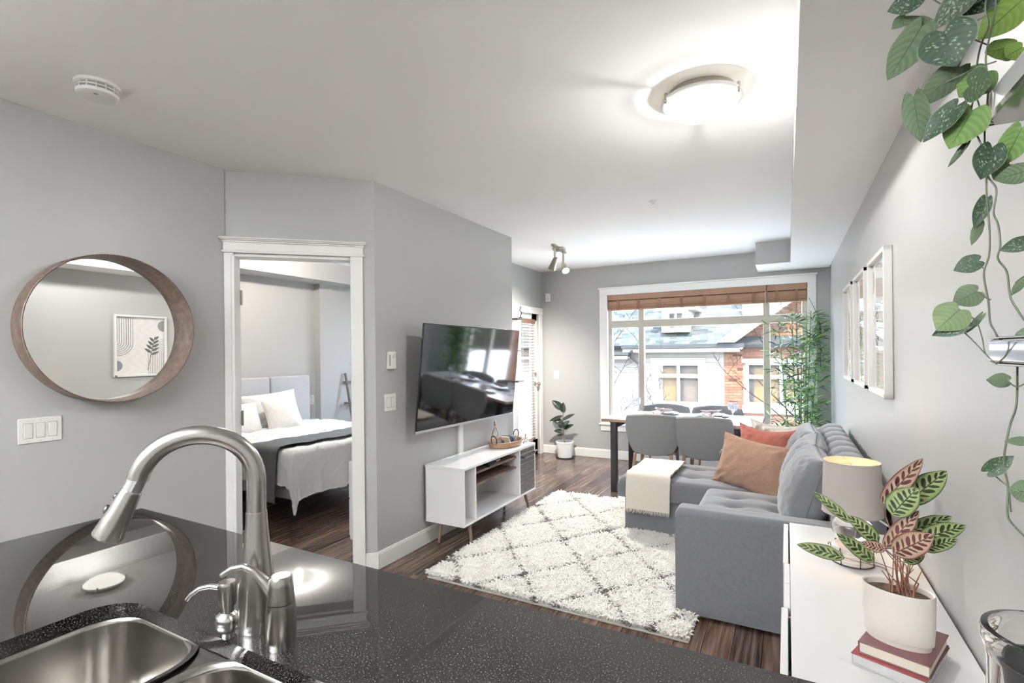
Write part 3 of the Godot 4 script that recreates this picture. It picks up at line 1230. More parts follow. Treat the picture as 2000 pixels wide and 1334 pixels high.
# ---------------------------------------------------------------- lamps
func build_lights() -> void:
	# bowl lamp over the rug
	var at := V(-0.325, HC, -2.37)
	var t := thing("ceiling_light", "round frosted glass ceiling light with a nickel rim over the rug", "lamp", at)
	var g := Geo.new()
	g.lathe(Vector3.ZERO, [Vector2(0.0, -0.001), Vector2(0.14, -0.001), Vector2(0.152, -0.026), Vector2(0.152, -0.03), Vector2(0.0, -0.032)], 40)
	obj("pan", g, M.nickel, t)
	g = Geo.new()
	g.lathe(V(0, -0.042, 0), [Vector2(0.158, 0.0), Vector2(0.158, -0.01), Vector2(0.145, -0.025), Vector2(0.12, -0.045), Vector2(0.085, -0.062), Vector2(0.045, -0.072), Vector2(0.0, -0.075)], 40)
	obj("glass_bowl", g, glow(Color(1.0, 0.985, 0.95), 1.6), t)
	g = Geo.new()
	g.lathe(V(0, -0.04, 0), [Vector2(0.15, 0.006), Vector2(0.172, 0.004), Vector2(0.172, -0.002), Vector2(0.152, -0.008), Vector2(0.15, 0.006)], 40)
	obj("rim", g, M.white_satin, t)
	for k in 3:
		g = Geo.new()
		var a := 0.35 + TAU * k / 3
		g.cyl(V(cos(a) * 0.168, -0.052, sin(a) * 0.168), V(cos(a) * 0.168, -0.02, sin(a) * 0.168), 0.006)
		g.ball(V(cos(a) * 0.168, -0.055, sin(a) * 0.168), V(0.009, 0.009, 0.009), 5)
		obj("clip", g, M.nickel, t)
	lamp(OmniLight3D.new(), at + V(0, -0.064, 0), 0.6, Color(1.0, 0.99, 0.975), 0.03)
	# ceiling fitting added out of view behind the camera, as even fill
	var kp := V(-1.2, HC, 1.2)
	t = thing("added_kitchen_fill_panel", "unseen diffuser panel added to the kitchen ceiling as fill light", "lamp", kp)
	g = Geo.new()
	g.bb(V(-0.75, -0.07, -0.35), V(0.75, -0.001, 0.35), 0.01)
	obj("housing", g, M.white_satin, t)
	g = Geo.new()
	g.bb(V(-0.72, -0.085, -0.32), V(0.72, -0.068, 0.32), 0.005)
	obj("diffuser", g, glow(Color(1.0, 0.96, 0.9), 1.5), t)
	var al := AreaLight3D.new()
	al.name = "added_fill_area_light"
	al.area_size = Vector2(1.44, 0.64)
	al.light_energy = 1.2
	al.light_color = Color(0.99, 0.995, 1.0)
	al.shadow_enabled = true
	al.area_range = 14.0
	al.area_attenuation = 2.0
	add_child(al)
	al.position = kp + V(0, -0.09, 0)
	al.rotation.x = -PI / 2
	# unseen torchiere, added to bounce fill light off the kitchen ceiling
	var fp := V(-1.5, 0, 1.75)
	t = thing("added_fill_torchiere", "unseen torchiere added in the kitchen for ceiling fill light", "lamp", fp)
	g = Geo.new()
	g.lathe(Vector3.ZERO, [Vector2(0.0, 0.0), Vector2(0.14, 0.0), Vector2(0.14, 0.015), Vector2(0.02, 0.03), Vector2(0.0, 0.03)], 24)
	obj("foot", g, M.nickel, t)
	g = Geo.new()
	g.cyl(V(0, 0.02, 0), V(0, 1.72, 0), 0.012)
	obj("pole", g, M.nickel, t)
	g = Geo.new()
	g.lathe(Vector3.ZERO, [Vector2(0.0, 1.71), Vector2(0.06, 1.72), Vector2(0.15, 1.80), Vector2(0.147, 1.803), Vector2(0.06, 1.728), Vector2(0.0, 1.722)], 32)
	obj("bowl", g, M.white_satin, t)
	g = Geo.new()
	g.cyl(V(0, 1.75, 0), V(0, 1.76, 0), 0.07)
	obj("bulb", g, glow(Color(1.0, 0.97, 0.92), 2.0), t)
	var up := SpotLight3D.new()
	lamp(up, fp + V(0, 1.775, 0), 122.0, Color(0.965, 0.985, 1.0), 0.06)
	up.spot_range = 12.0
	up.spot_angle = 75.0
	up.spot_attenuation = 2.0
	up.rotation.x = PI / 2
	# bedroom bowl lamp
	at = V(-4.15, HC, -3.3)
	t = thing("bedroom_ceiling_light", "round frosted bowl light on the bedroom ceiling", "lamp", at)
	g = Geo.new()
	g.lathe(Vector3.ZERO, [Vector2(0.15, -0.001), Vector2(0.155, -0.02), Vector2(0.14, -0.05), Vector2(0.09, -0.08), Vector2(0.0, -0.095)], 32)
	obj("glass_bowl", g, glow(Color(1.0, 0.98, 0.94), 1.6), t)
	lamp(OmniLight3D.new(), at + V(0, -0.05, 0), 0.9, Color(1.0, 0.97, 0.93), 0.03)
	# two-spot track over the dining corner
	at = V(-2.18, HC, -5.12)
	t = thing("track_light", "nickel ceiling track with two small spotlights over the dining corner", "lamp", at, 0.12)
	g = Geo.new()
	g.bb(V(-0.018, -0.022, -0.24), V(0.018, -0.001, 0.24), 0.003)
	obj("rail", g, M.nickel, t)
	g = Geo.new()
	g.bb(V(-0.06, -0.03, -0.05), V(0.06, -0.001, 0.05), 0.004)
	obj("canopy", g, M.nickel, t)
	for k in 2:
		var z := 0.16 if k == 0 else -0.17
		var dir := V(-0.45, -0.75, -0.4).normalized() if k == 0 else V(0.42, -0.72, 0.55).normalized()
		g = Geo.new()
		g.cyl(V(0, -0.02, z), V(0, -0.12, z), 0.012)
		g.tube([V(0, -0.115, z), V(0, -0.14, z) + dir * 0.01, V(0, -0.16, z) + dir * 0.03], 0.009, 8)
		obj("arm", g, M.nickel, t)
		g = Geo.new()
		var o := V(0, -0.16, z)
		g.tube([o - dir * 0.03, o + dir * 0.01, o + dir * 0.05, o + dir * 0.105], [0.02, 0.03, 0.034, 0.045], 16)
		obj("spot_head", g, M.nickel, t)
		g = Geo.new()
		g.cyl(o + dir * 0.1055, o + dir * 0.108, 0.038, 0.038, 20)
		obj("bulb", g, glow(Color(1, 0.98, 0.95), 2.5), t)
		var sp := SpotLight3D.new()
		lamp(sp, at + Basis(Vector3.UP, 0.12) * (o + dir * 0.118), 4.2, Color(1, 0.97, 0.92), 0.03)
		sp.spot_range = 8.0
		sp.spot_angle = 52.0
		sp.spot_attenuation = 2.0
		sp.look_at(sp.position + Basis(Vector3.UP, 0.12) * dir)


# ---------------------------------------------------------------- kitchen counter, sink and tap
func _round_rect(x0: float, x1: float, z0: float, z1: float, r: float, k := 8) -> PackedVector2Array:
	var out := PackedVector2Array()
	var cs := [Vector2(x1 - r, z1 - r), Vector2(x0 + r, z1 - r), Vector2(x0 + r, z0 + r), Vector2(x1 - r, z0 + r)]
	for q in 4:
		for i in k + 1:
			var a := PI / 2 * (q + float(i) / k)
			out.append(cs[q] + Vector2(cos(a), sin(a)) * r)
	return out


# the point of the rectangle's border seen from c through p
func _to_border(p: Vector2, c: Vector2, x0: float, x1: float, z0: float, z1: float) -> Vector2:
	var d := p - c
	var s := 1e9
	if d.x > 1e-6:
		s = minf(s, (x1 - c.x) / d.x)
	if d.x < -1e-6:
		s = minf(s, (x0 - c.x) / d.x)
	if d.y > 1e-6:
		s = minf(s, (z1 - c.y) / d.y)
	if d.y < -1e-6:
		s = minf(s, (z0 - c.y) / d.y)
	return c + d * s


func build_kitchen() -> void:
	var x0 := -1.95
	var x1 := XR - 0.005
	var z0 := -0.92
	var z1 := -0.06
	var cx0 := -1.268
	var cx1 := -0.40
	var cz0 := -0.562
	var cz1 := -0.14
	var t := thing("kitchen_counter", "dark speckled granite kitchen counter in the foreground", "counter", Vector3.ZERO)
	var g := Geo.new()
	var hole := _round_rect(cx0, cx1, cz0, cz1, 0.075)
	# corners of the slab are put in so that the border keeps its four corners
	var c := Vector2((cx0 + cx1) / 2, (cz0 + cz1) / 2)
	var ring := []
	for p in hole:
		ring.append(p)
	for q in [Vector2(x0, z0), Vector2(x1, z0), Vector2(x1, z1), Vector2(x0, z1)]:
		var ang := (q as Vector2 - c).angle()
		for i in ring.size():
			var a: float = (ring[i] - c).angle()
			var b: float = (ring[(i + 1) % ring.size()] - c).angle()
			if fposmod(ang - a, TAU) < fposmod(b - a, TAU) and fposmod(b - a, TAU) < PI:
				var s := fposmod(ang - a, TAU) / fposmod(b - a, TAU)
				var u: Vector2 = (ring[i] as Vector2).lerp(ring[(i + 1) % ring.size()], s)
				# keep it on the ray through the slab's corner
				var dq := (q as Vector2 - c).normalized()
				u = c + dq * (u - c).dot(dq)
				ring.insert(i + 1, u)
				break
	var n := ring.size()
	for i in n:
		var a: Vector2 = ring[i]
		var b: Vector2 = ring[(i + 1) % n]
		var oa := _to_border(a, c, x0, x1, z0, z1)
		var ob := _to_border(b, c, x0, x1, z0, z1)
		var y := COUNTER
		g.quad(V(a.x, y, a.y), V(b.x, y, b.y), V(ob.x, y, ob.y), V(oa.x, y, oa.y), V(0, 1, 0))
		g.quad(V(a.x, y - 0.03, a.y), V(b.x, y - 0.03, b.y), V(ob.x, y - 0.03, ob.y), V(oa.x, y - 0.03, oa.y), V(0, -1, 0))
		var inn := V(c.x - (a.x + b.x) / 2, 0, c.y - (a.y + b.y) / 2)
		var e := V(b.x - a.x, 0, b.y - a.y).cross(Vector3.UP).normalized()
		if e.dot(inn) < 0:
			e = -e
		g.quad(V(a.x, y, a.y), V(b.x, y, b.y), V(b.x, y - 0.03, b.y), V(a.x, y - 0.03, a.y), e)
		var o := V(ob.x - oa.x, 0, ob.y - oa.y).cross(Vector3.UP).normalized()
		if o.dot(inn) > 0:
			o = -o
		g.quad(V(oa.x, y, oa.y), V(ob.x, y, ob.y), V(ob.x, y - 0.03, ob.y), V(oa.x, y - 0.03, oa.y), o)
	obj("worktop", g, M.granite, t)
	g = Geo.new()
	g.bb(V(x0 + 0.03, 0, z0 + 0.2), V(x1, COUNTER - 0.032, z0 + 0.22))
	g.bb(V(x0 + 0.03, 0, z0 + 0.2), V(x0 + 0.05, COUNTER - 0.032, z1 - 0.03))
	g.bb(V(x0 + 0.05, 0.1, z1 - 0.05), V(x1, COUNTER - 0.25, z1 - 0.03))
	g.bb(V(x0 + 0.05, 0.08, z0 + 0.22), V(x1, 0.1, z1 - 0.05))
	obj("base_cabinet", g, M.white_satin, t)
	# sink: two bowls with rounded corners and a saddle between them
	var sk := thing("kitchen_sink", "brushed steel undermount double sink set in the granite", "sink", Vector3.ZERO)
	var bowls := [[cx0 - 0.002, -0.962, cz0 - 0.002, cz1 + 0.002, 0.19], [-0.918, cx1 + 0.002, cz0 - 0.002, cz1 + 0.002, 0.19]]
	for q in bowls:
		g = Geo.new()
		var rows := []
		for st in [[0.0, -0.012, -0.030, 0.085], [0.0, 0.0, -0.032, 0.075], [0.0, 0.0, -0.045, 0.075], [0.0, 0.006, -0.1, 0.07], [0.0, 0.012, -q[4] + 0.03, 0.065], [0.0, 0.022, -q[4] + 0.008, 0.06], [0.0, 0.05, -q[4], 0.05]]:
			var rr := _round_rect(q[0] + st[1], q[1] - st[1], q[2] + st[1], q[3] - st[1], st[3], 8)
			var row := PackedVector3Array()
			for p in rr:
				row.append(V(p.x, COUNTER + st[2], p.y))
			row.append(row[0])
			rows.append(row)
		g.grid(rows, false, true)
		var last: PackedVector3Array = rows[rows.size() - 1]
		var fl := PackedVector2Array()
		for i in last.size() - 1:
			fl.append(Vector2(last[i].x, last[i].z))
		g.poly(fl, func(p: Vector2): return V(p.x, COUNTER - q[4], p.y), Vector3.UP)
		obj("bowl", g, M.steel_brushed, sk)
		g = Geo.new()
		var dc := V((q[0] + q[1]) / 2, COUNTER - q[4], (q[2] + q[3]) / 2)
		g.lathe(dc, [Vector2(0.045, 0.001), Vector2(0.04, 0.003), Vector2(0.03, -0.004), Vector2(0.0, -0.006)], 20)
		obj("drain", g, M.steel, sk)
	g = Geo.new()
	var sad := []
	for i in 13:
		var s := -1.0 + i / 6.0
		var row := PackedVector3Array()
		for j in 41:
			var u := float(j) / 40
			var z := lerpf(cz0 - 0.001, cz1 + 0.001, u)
			var tt := minf(z - cz0, cz1 - z)
			var flare := maxf(0.0, 0.082 - sqrt(maxf(0.0, 0.082 * 0.082 - pow(maxf(0.0, 0.082 - tt), 2.0))))
			row.append(V(-0.94 + s * (0.024 + flare), COUNTER - 0.0325 - 0.004 * s * s * s * s - 0.006 * (1 - pow(absf(u * 2 - 1), 6.0)), z))
		sad.append(row)
	g.grid(sad, false)
	obj("divider", g, M.steel_brushed, sk)
	# pull-down tap swung over the left bowl
	var fa := thing("kitchen_tap", "brushed steel gooseneck kitchen tap arching over the left sink bowl", "tap", V(-0.897, COUNTER, -0.62))
	var d := V(-cos(deg_to_rad(50)), 0, sin(deg_to_rad(50)))
	g = Geo.new()
	g.lathe(Vector3.ZERO, [Vector2(0.0, 0.0), Vector2(0.033, 0.0), Vector2(0.0335, 0.006), Vector2(0.033, 0.03), Vector2(0.0315, 0.075), Vector2(0.027, 0.12), Vector2(0.0225, 0.16), Vector2(0.0195, 0.2), Vector2(0.0185, 0.221), Vector2(0.0165, 0.2225)], 32)
	obj("body", g, M.steel_brushed, fa)
	g = Geo.new()
	var pts := [V(0, 0.221, 0), V(0, 0.25, 0), V(0, 0.28, 0)]
	var R := 0.0955
	for i in 19:
		var a := PI * i / 18.0 * 0.94
		pts.append(V(0, 0.285 + sin(a) * R * 0.93, 0) + d * (R - cos(a) * R))
	obj_tube(g, pts, 0.0172, 20)
	obj("spout", g, M.steel_brushed, fa)
	var e: Vector3 = pts[pts.size() - 1]
	var dn := (e - (pts[pts.size() - 2] as Vector3)).normalized()
	dn = (dn + d * 0.16 + V(0, 0, 0)).normalized()
	g = Geo.new()
	g.tube([e, e + dn * 0.002, e + dn * 0.024], [0.0150, 0.0150, 0.0150], 20)
	obj("spray_collar", g, M.chrome, fa)
	g = Geo.new()
	g.tube([e + dn * 0.020, e + dn * 0.024, e + dn * 0.05, e + dn * 0.08, e + dn * 0.104, e + dn * 0.108], [0.0155, 0.017, 0.019, 0.022, 0.0245, 0.0225], 24)
	obj("spray_head", g, M.steel_brushed, fa)
	g = Geo.new()
	g.ball(e + dn * 0.03 + d * 0.018, V(0.006, 0.006, 0.006), 5)
	g.ball(e + dn * 0.055 + d * 0.021, V(0.007, 0.01, 0.007), 5)
	obj("spray_button", g, M.black_metal, fa)
	# lever handle on its own base
	var lv := thing("tap_lever", "brushed steel single lever mixer right of the tap", "tap", V(-0.802, COUNTER, -0.60))
	g = Geo.new()
	g.lathe(Vector3.ZERO, [Vector2(0.0, 0.0), Vector2(0.024, 0.0), Vector2(0.0255, 0.03), Vector2(0.0255, 0.06), Vector2(0.0235, 0.0775), Vector2(0.0, 0.0775)], 24)
	obj("base", g, M.steel_brushed, lv)
	g = Geo.new()
	g.lathe(V(0, 0.078, 0), [Vector2(0.0, 0.0), Vector2(0.0235, 0.001), Vector2(0.0225, 0.012), Vector2(0.0205, 0.03), Vector2(0.0195, 0.043), Vector2(0.016, 0.047), Vector2(0.0, 0.0475)], 24)
	obj("cap", g, M.steel_brushed, lv)
	g = Geo.new()
	var ld := V(-0.86, 0, 0.5).normalized()
	g.tube([V(0, 0.095, 0) + ld * 0.012, V(0, 0.116, 0) + ld * 0.03, V(0, 0.134, 0) + ld * 0.048, V(0, 0.142, 0) + ld * 0.066, V(0, 0.138, 0) + ld * 0.086, V(0, 0.127, 0) + ld * 0.104], [0.014, 0.0095, 0.0065, 0.006, 0.0065, 0.005], 12)
	obj("lever", g, M.steel_brushed, lv)
	# soap dispenser
	var so := thing("soap_dispenser", "brushed steel soap dispenser with a thin curved spout beside the tap", "soap dispenser", V(-0.968, COUNTER, -0.605))
	g = Geo.new()
	g.lathe(Vector3.ZERO, [Vector2(0.0, 0.0), Vector2(0.022, 0.0), Vector2(0.0225, 0.006), Vector2(0.020, 0.014), Vector2(0.0125, 0.02), Vector2(0.012, 0.034), Vector2(0.0, 0.034)], 24)
	obj("collar", g, M.steel, so)
	g = Geo.new()
	g.lathe(V(0, 0.032, 0), [Vector2(0.0, 0.0), Vector2(0.0165, 0.001), Vector2(0.0172, 0.02), Vector2(0.017, 0.04), Vector2(0.0145, 0.046), Vector2(0.0, 0.0465)], 24)
	obj("pump_head", g, M.steel_brushed, so)
	g = Geo.new()
	var sd := V(-0.82, 0, 0.57).normalized()
	g.tube([V(0, 0.066, 0) + sd * 0.012, V(0, 0.070, 0) + sd * 0.03, V(0, 0.067, 0) + sd * 0.05, V(0, 0.056, 0) + sd * 0.066, V(0, 0.046, 0) + sd * 0.074], [0.0062, 0.0056, 0.005, 0.0048, 0.0046], 10)
	obj("spout", g, M.steel, so)
	# glass jar at the right edge of the frame
	var j := thing("glass_jar", "clear glass jar with a thick rim at the lower right corner", "jar", V(0.238, COUNTER, -0.70))
	g = Geo.new()
	g.lathe(Vector3.ZERO, [Vector2(0.0, 0.0), Vector2(0.054, 0.0), Vector2(0.056, 0.012), Vector2(0.057, 0.2), Vector2(0.0605, 0.214), Vector2(0.0625, 0.222), Vector2(0.0605, 0.230), Vector2(0.055, 0.231), Vector2(0.0535, 0.222), Vector2(0.0535, 0.02), Vector2(0.0, 0.018)], 48)
	obj("jar_body", g, M.crystal, j)
	g = Geo.new()
	g.lathe(Vector3.ZERO, [Vector2(0.0, 0.02), Vector2(0.028, 0.02), Vector2(0.044, 0.19), Vector2(0.046, 0.2), Vector2(0.043, 0.2), Vector2(0.026, 0.03), Vector2(0.0, 0.03)], 32)
	obj("inner_cup", g, mat(Color8(92, 92, 94), 0.35), j)


func obj_tube(g: Geo, pts: Array, r: float, seg: int) -> void:
	g.tube(pts, r, seg)


# wall plate with rockers; lies in local x-y, faces +z
func switch_plate(called: String, label: String, at: Vector3, turn: float, gangs: int, w: float, h: float, group := "") -> void:
	var t := thing(called, label, "light switch", at, turn, group)
	var g := Geo.new()
	g.box(V(0, 0, 0.003), V(w, h, 0.007), 0.003)
	obj("plate", g, M.white_plastic, t)
	for k in gangs:
		var x := (k - (gangs - 1) / 2.0) * w / (gangs + 0.6)
		g = Geo.new()
		g.box(V(x, 0, 0.0066), V(0.034, 0.07, 0.001))
		obj("bezel", g, M.plastic_gap, t)
		g = Geo.new()
		g.xf = Transform3D(Basis(Vector3.RIGHT, 0.05), V(x, 0, 0.0075))
		g.box(Vector3.ZERO, V(0.031, 0.066, 0.006), 0.002)
		obj("rocker", g, M.white_plastic, t)
		g = Geo.new()
		for y in [-h * 0.41, h * 0.41]:
			g.cyl(V(x, y, 0.006), V(x, y, 0.0075), 0.003, 0.003, 8)
		obj("screw", g, M.white_satin, t)


func build_left_wall() -> void:
	# round mirror with a deep wooden hoop
	var t := thing("round_mirror", "large round wall mirror in a deep brown wooden hoop", "mirror", V(XL, 1.56, -1.284), PI / 2)
	var g := Geo.new()
	var prof := [Vector2(0.353, 0.0), Vector2(0.366, 0.0), Vector2(0.367, 0.06), Vector2(0.366, 0.108), Vector2(0.3625, 0.110), Vector2(0.359, 0.108), Vector2(0.358, 0.06), Vector2(0.353, 0.0)]
	g.xf = Transform3D(Basis(Vector3.RIGHT, PI / 2), Vector3.ZERO)
	g.lathe(Vector3.ZERO, prof, 96)
	obj("hoop", g, M.ring_wood, t)
	g = Geo.new()
	g.xf = Transform3D(Basis(Vector3.RIGHT, PI / 2), Vector3.ZERO)
	g.lathe(Vector3.ZERO, [Vector2(0.355, 0.0), Vector2(0.355, 0.016), Vector2(0.0, 0.016)], 96)
	obj("mirror_glass", g, M.mirror, t)
	switch_plate("triple_switch", "white plate with three rocker switches below the round mirror", V(XL, 1.087, -1.016), PI / 2, 3, 0.158, 0.115)
	# smoke detector on the ceiling
	t = thing("smoke_detector", "round white smoke detector on the ceiling", "smoke detector", V(-2.53, HC, -1.045))
	g = Geo.new()
	g.lathe(Vector3.ZERO, [Vector2(0.078, 0.0), Vector2(0.078, -0.012), Vector2(0.07, -0.016), Vector2(0.0, -0.016)], 40)
	obj("base_plate", g, M.white_plastic, t)
	g = Geo.new()
	g.lathe(Vector3.ZERO, [Vector2(0.066, -0.014), Vector2(0.066, -0.04), Vector2(0.0, -0.04)], 40)
	obj("vent_core", g, M.plastic_gap, t)
	g = Geo.new()
	g.lathe(Vector3.ZERO, [Vector2(0.066, -0.022), Vector2(0.073, -0.023), Vector2(0.073, -0.028), Vector2(0.066, -0.029)], 40)
	g.lathe(Vector3.ZERO, [Vector2(0.066, -0.036), Vector2(0.073, -0.037), Vector2(0.071, -0.048), Vector2(0.062, -0.054), Vector2(0.0, -0.055)], 40)
	obj("cover", g, M.white_plastic, t)
	for k in 14:
		var o := Geo.new()
		var a := TAU * k / 14
		o.xf = Transform3D(Basis(Vector3.UP, -a), V(cos(a) * 0.069, -0.026, sin(a) * 0.069))
		o.box(Vector3.ZERO, V(0.006, 0.024, 0.005))
		obj("fin", o, M.white_plastic, t)
	g = Geo.new()
	g.cyl(V(0.035, -0.056, 0.02), V(0.035, -0.0545, 0.02), 0.008, 0.008, 12)
	obj("test_button", g, M.plastic_gap, t)
	# sprinkler
	t = thing("sprinkler", "small chrome sprinkler head on the ceiling", "sprinkler", V(-0.883, HC, -3.9))
	g = Geo.new()
	g.lathe(Vector3.ZERO, [Vector2(0.032, 0.0), Vector2(0.03, -0.006), Vector2(0.012, -0.01), Vector2(0.0, -0.01)], 20)
	obj("escutcheon", g, M.white_satin, t)
	g = Geo.new()
	g.cyl(V(0, -0.008, 0), V(0, -0.03, 0), 0.008)
	g.cyl(V(0, -0.03, 0), V(0, -0.033, 0), 0.016, 0.016, 14)
	obj("deflector", g, M.chrome, t)


func build_tv_side() -> void:
	# thermostat and switches on the television wall
	var t := thing("thermostat", "small white thermostat with a dial above the double switch", "thermostat", V(XT, 1.377, -2.648), PI / 2)
	var g := Geo.new()
	g.box(V(0, 0, 0.012), V(0.075, 0.118, 0.024), 0.004)
	obj("case", g, M.white_plastic, t)
	g = Geo.new()
	g.box(V(-0.026, 0, 0.0242), V(0.006, 0.075, 0.001))
	obj("scale_slot", g, M.black, t)
	g = Geo.new()
	g.xf = Transform3D(Basis(Vector3.RIGHT, PI / 2), V(0.012, 0.03, 0.024))
	g.lathe(Vector3.ZERO, [Vector2(0.016, 0.0), Vector2(0.016, 0.005), Vector2(0.0, 0.006)], 20)
	obj("dial", g, M.white_satin, t)
	switch_plate("double_switch", "white plate with two rocker switches left of the television", V(XT, 1.09, -2.642), PI / 2, 2, 0.115, 0.118)
	# television tipped a little forward on its bracket
	t = thing("television", "large black flat television tilted forward on the wall", "television", V(-2.22, 1.242, -3.46))
	t.basis = Basis(Vector3.UP, PI / 2 - 0.026) * Basis(Vector3.RIGHT, 0.107) * Basis(Vector3.BACK, -0.004)
	var w := 1.36
	var h := 0.777
	g = Geo.new()
	g.bb(V(-w / 2, -h / 2, -0.012), V(w / 2, h / 2, 0.0), 0.003)
	obj("bezel", g, M.black, t)
	g = Geo.new()
	g.quad(V(-w / 2 + 0.008, -h / 2 + 0.018, 0.0006), V(w / 2 - 0.008, -h / 2 + 0.018, 0.0006), V(w / 2 - 0.008, h / 2 - 0.008, 0.0006), V(-w / 2 + 0.008, h / 2 - 0.008, 0.0006), V(0, 0, 1))
	var scr := mat(Color8(10, 11, 12), 0.06, 0.0, 0.85)
	scr.clearcoat_enabled = true
	scr.clearcoat = 1.0
	scr.clearcoat_roughness = 0.05
	obj("screen", g, scr, t)
	g = Geo.new()
	g.bb(V(-w / 2, -h / 2, -0.004), V(w / 2, -h / 2 + 0.017, 0.005), 0.0015)
	obj("lower_trim", g, mat(Color8(196, 198, 200), 0.35, 0.3), t)
	g = Geo.new()
	g.bb(V(-w / 2 + 0.12, -h / 2 + 0.03, -0.05), V(w / 2 - 0.12, h / 2 - 0.3, -0.012), 0.01)
	obj("rear_housing", g, M.black, t)
	g = Geo.new()
	g.bb(V(-0.25, -0.2, -0.075), V(-0.21, 0.15, -0.05))
	g.bb(V(0.21, -0.2, -0.075), V(0.25, 0.15, -0.05))
	obj("mount_rail", g, M.black_metal, t)
	t = thing("wall_bracket", "dark wall bracket behind the television", "bracket", V(XT, 1.25, -3.46))
	g = Geo.new()
	g.bb(V(0, -0.11, -0.3), V(0.015, 0.11, 0.3), 0.002)
	g.bb(V(0.015, -0.05, -0.25), V(0.1, 0.05, -0.22))
	g.bb(V(0.015, -0.05, 0.22), V(0.1, 0.05, 0.25))
	obj("plate", g, M.black_metal, t)
	t = thing("cable_cover", "white cable channel running down the wall below the television", "cable cover", V(XT, 0.3, -3.47))
	g = Geo.new()
	g.bb(V(0, 0, -0.03), V(0.022, 0.75, 0.03), 0.004)
	obj("channel", g, M.white_plastic, t)
	# white media console on tapered legs
	var zl := 1.165
	t = thing("media_console", "long white glossy media console with a slatted brown door and tapered legs", "cabinet", V(-2.195, 0, -3.575))
	# local: x across depth (front at +x), z along the wall
	var xf := 0.172
	var xb := -0.172
	var y0 := 0.178
	var y1 := 0.6
	g = Geo.new()
	g.bb(V(xb, y1 - 0.02, -zl / 2 - 0.004), V(xf, y1, zl / 2 + 0.004), 0.002)
	obj("top", g, M.white_gloss, t)
	g = Geo.new()
	g.bb(V(xb, y0, -zl / 2), V(xf, y0 + 0.018, zl / 2), 0.002)
	obj("bottom", g, M.white_gloss, t)
	for s in [[zl / 2 - 0.018, zl / 2], [-zl / 2, -zl / 2 + 0.018], [0.415, 0.433], [-0.29, -0.272]]:
		g = Geo.new()
		g.bb(V(xb, y0 + 0.018, s[0]), V(xf - 0.001, y1 - 0.02, s[1]), 0.001)
		obj("panel", g, M.white_gloss, t)
	g = Geo.new()
	g.bb(V(xb, y0, -zl / 2), V(xb + 0.006, y1 - 0.01, zl / 2))
	obj("back_panel", g, M.white_satin, t)
	for y in [0.425, 0.514]:
		g = Geo.new()
		g.bb(V(xb + 0.008, y, -0.272), V(xf - (0.03 if y < 0.45 else 0.03), y + 0.016, 0.415), 0.001)
		obj("shelf", g, M.walnut, t)
	# door of slats at the far end
	g = Geo.new()
	g.bb(V(xf - 0.018, y0 + 0.02, -zl / 2 + 0.02), V(xf - 0.008, y1 - 0.022, -0.29))
	var dr := obj("door", g, M.white_satin, t)
	for k in 9:
		g = Geo.new()
		var ya := y0 + 0.022 + k * 0.0425
		g.bb(V(xf - 0.008, ya, -zl / 2 + 0.02), V(xf - 0.001, ya + 0.0345, -0.29), 0.001)
		obj("slat", g, M.walnut_dark, dr)
	g = Geo.new()
	g.cyl(V(xf, 0.515, -0.315), V(xf + 0.016, 0.515, -0.315), 0.005)
	g.ball(V(xf + 0.02, 0.515, -0.315), V(0.009, 0.011, 0.011), 6)
	obj("door_knob", g, M.black, dr)
	g = Geo.new()
	g.bb(V(xf + 0.002, 0.52, -zl / 2 - 0.01), V(xf + 0.02, 0.535, -zl / 2 + 0.05), 0.003)
	obj("catch", g, M.walnut_dark, dr)
	for q in [[-0.11, 0.47, 0.0, 0.03], [0.12, 0.44, 0.035, 0.02], [-0.11, -0.47, 0.0, -0.03], [0.12, -0.46, 0.03, -0.03]]:
		g = Geo.new()
		g.tube([V(q[0], y0 + 0.004, q[1]), V(q[0] + q[2], 0.0, q[1] + q[3])], [0.017, 0.0095], 14)
		obj("leg", g, M.walnut, t)
	# things on it
	var bx := thing("media_box", "flat black media box on the console's upper shelf", "media box", V(-2.14, 0.530, -3.52), 0.1)
	g = Geo.new()
	g.bb(V(-0.06, 0, -0.11), V(0.06, 0.022, 0.11), 0.004)
	obj("case", g, M.black, bx)
	g = Geo.new()
	g.bb(V(0.0585, 0.006, -0.105), V(0.062, 0.016, -0.03), 0.001)
	obj("front_strip", g, M.white_plastic, bx)
	var rc := thing("remote_control", "slim black remote control in front of the media box", "remote control", V(-2.075, 0.530, -3.45), 0.25)
	g = Geo.new()
	g.bb(V(-0.018, 0, -0.07), V(0.018, 0.014, 0.07), 0.005)
	obj("case", g, M.black, rc)
	for k in 4:
		var b := Geo.new()
		b.cyl(V(0, 0.0138, -0.05 + k * 0.028), V(0, 0.0155, -0.05 + k * 0.028), 0.005, 0.005, 8)
		obj("button", b, M.plastic_gap, rc)
	# round wooden tray with two ring handles
	var tx := -2.2
	var tz := -3.92
	var tr := thing("wooden_tray", "oval wooden tray with two black ring handles on the console", "tray", V(tx, 0.6, tz))
	g = Geo.new()
	g.lathe(Vector3.ZERO, [Vector2(0.0, 0.0), Vector2(0.128, 0.0), Vector2(0.14, 0.006), Vector2(0.147, 0.05), Vector2(0.1435, 0.052), Vector2(0.14, 0.05), Vector2(0.132, 0.012), Vector2(0.0, 0.01)], 40, 0.9, 1.36)
	obj("bowl", g, M.tray_wood, tr)
	for s in [-1, 1]:
		g = Geo.new()
		var ring := []
		for i in 21:
			var a := TAU * i / 20
			ring.append(V(0.027 * cos(a), 0.072 + 0.042 * sin(a), s * 0.2 + s * 0.01 * sin(a)))
		g.tube(ring, 0.0042, 8, false, true)
		obj("handle", g, M.black, tr)
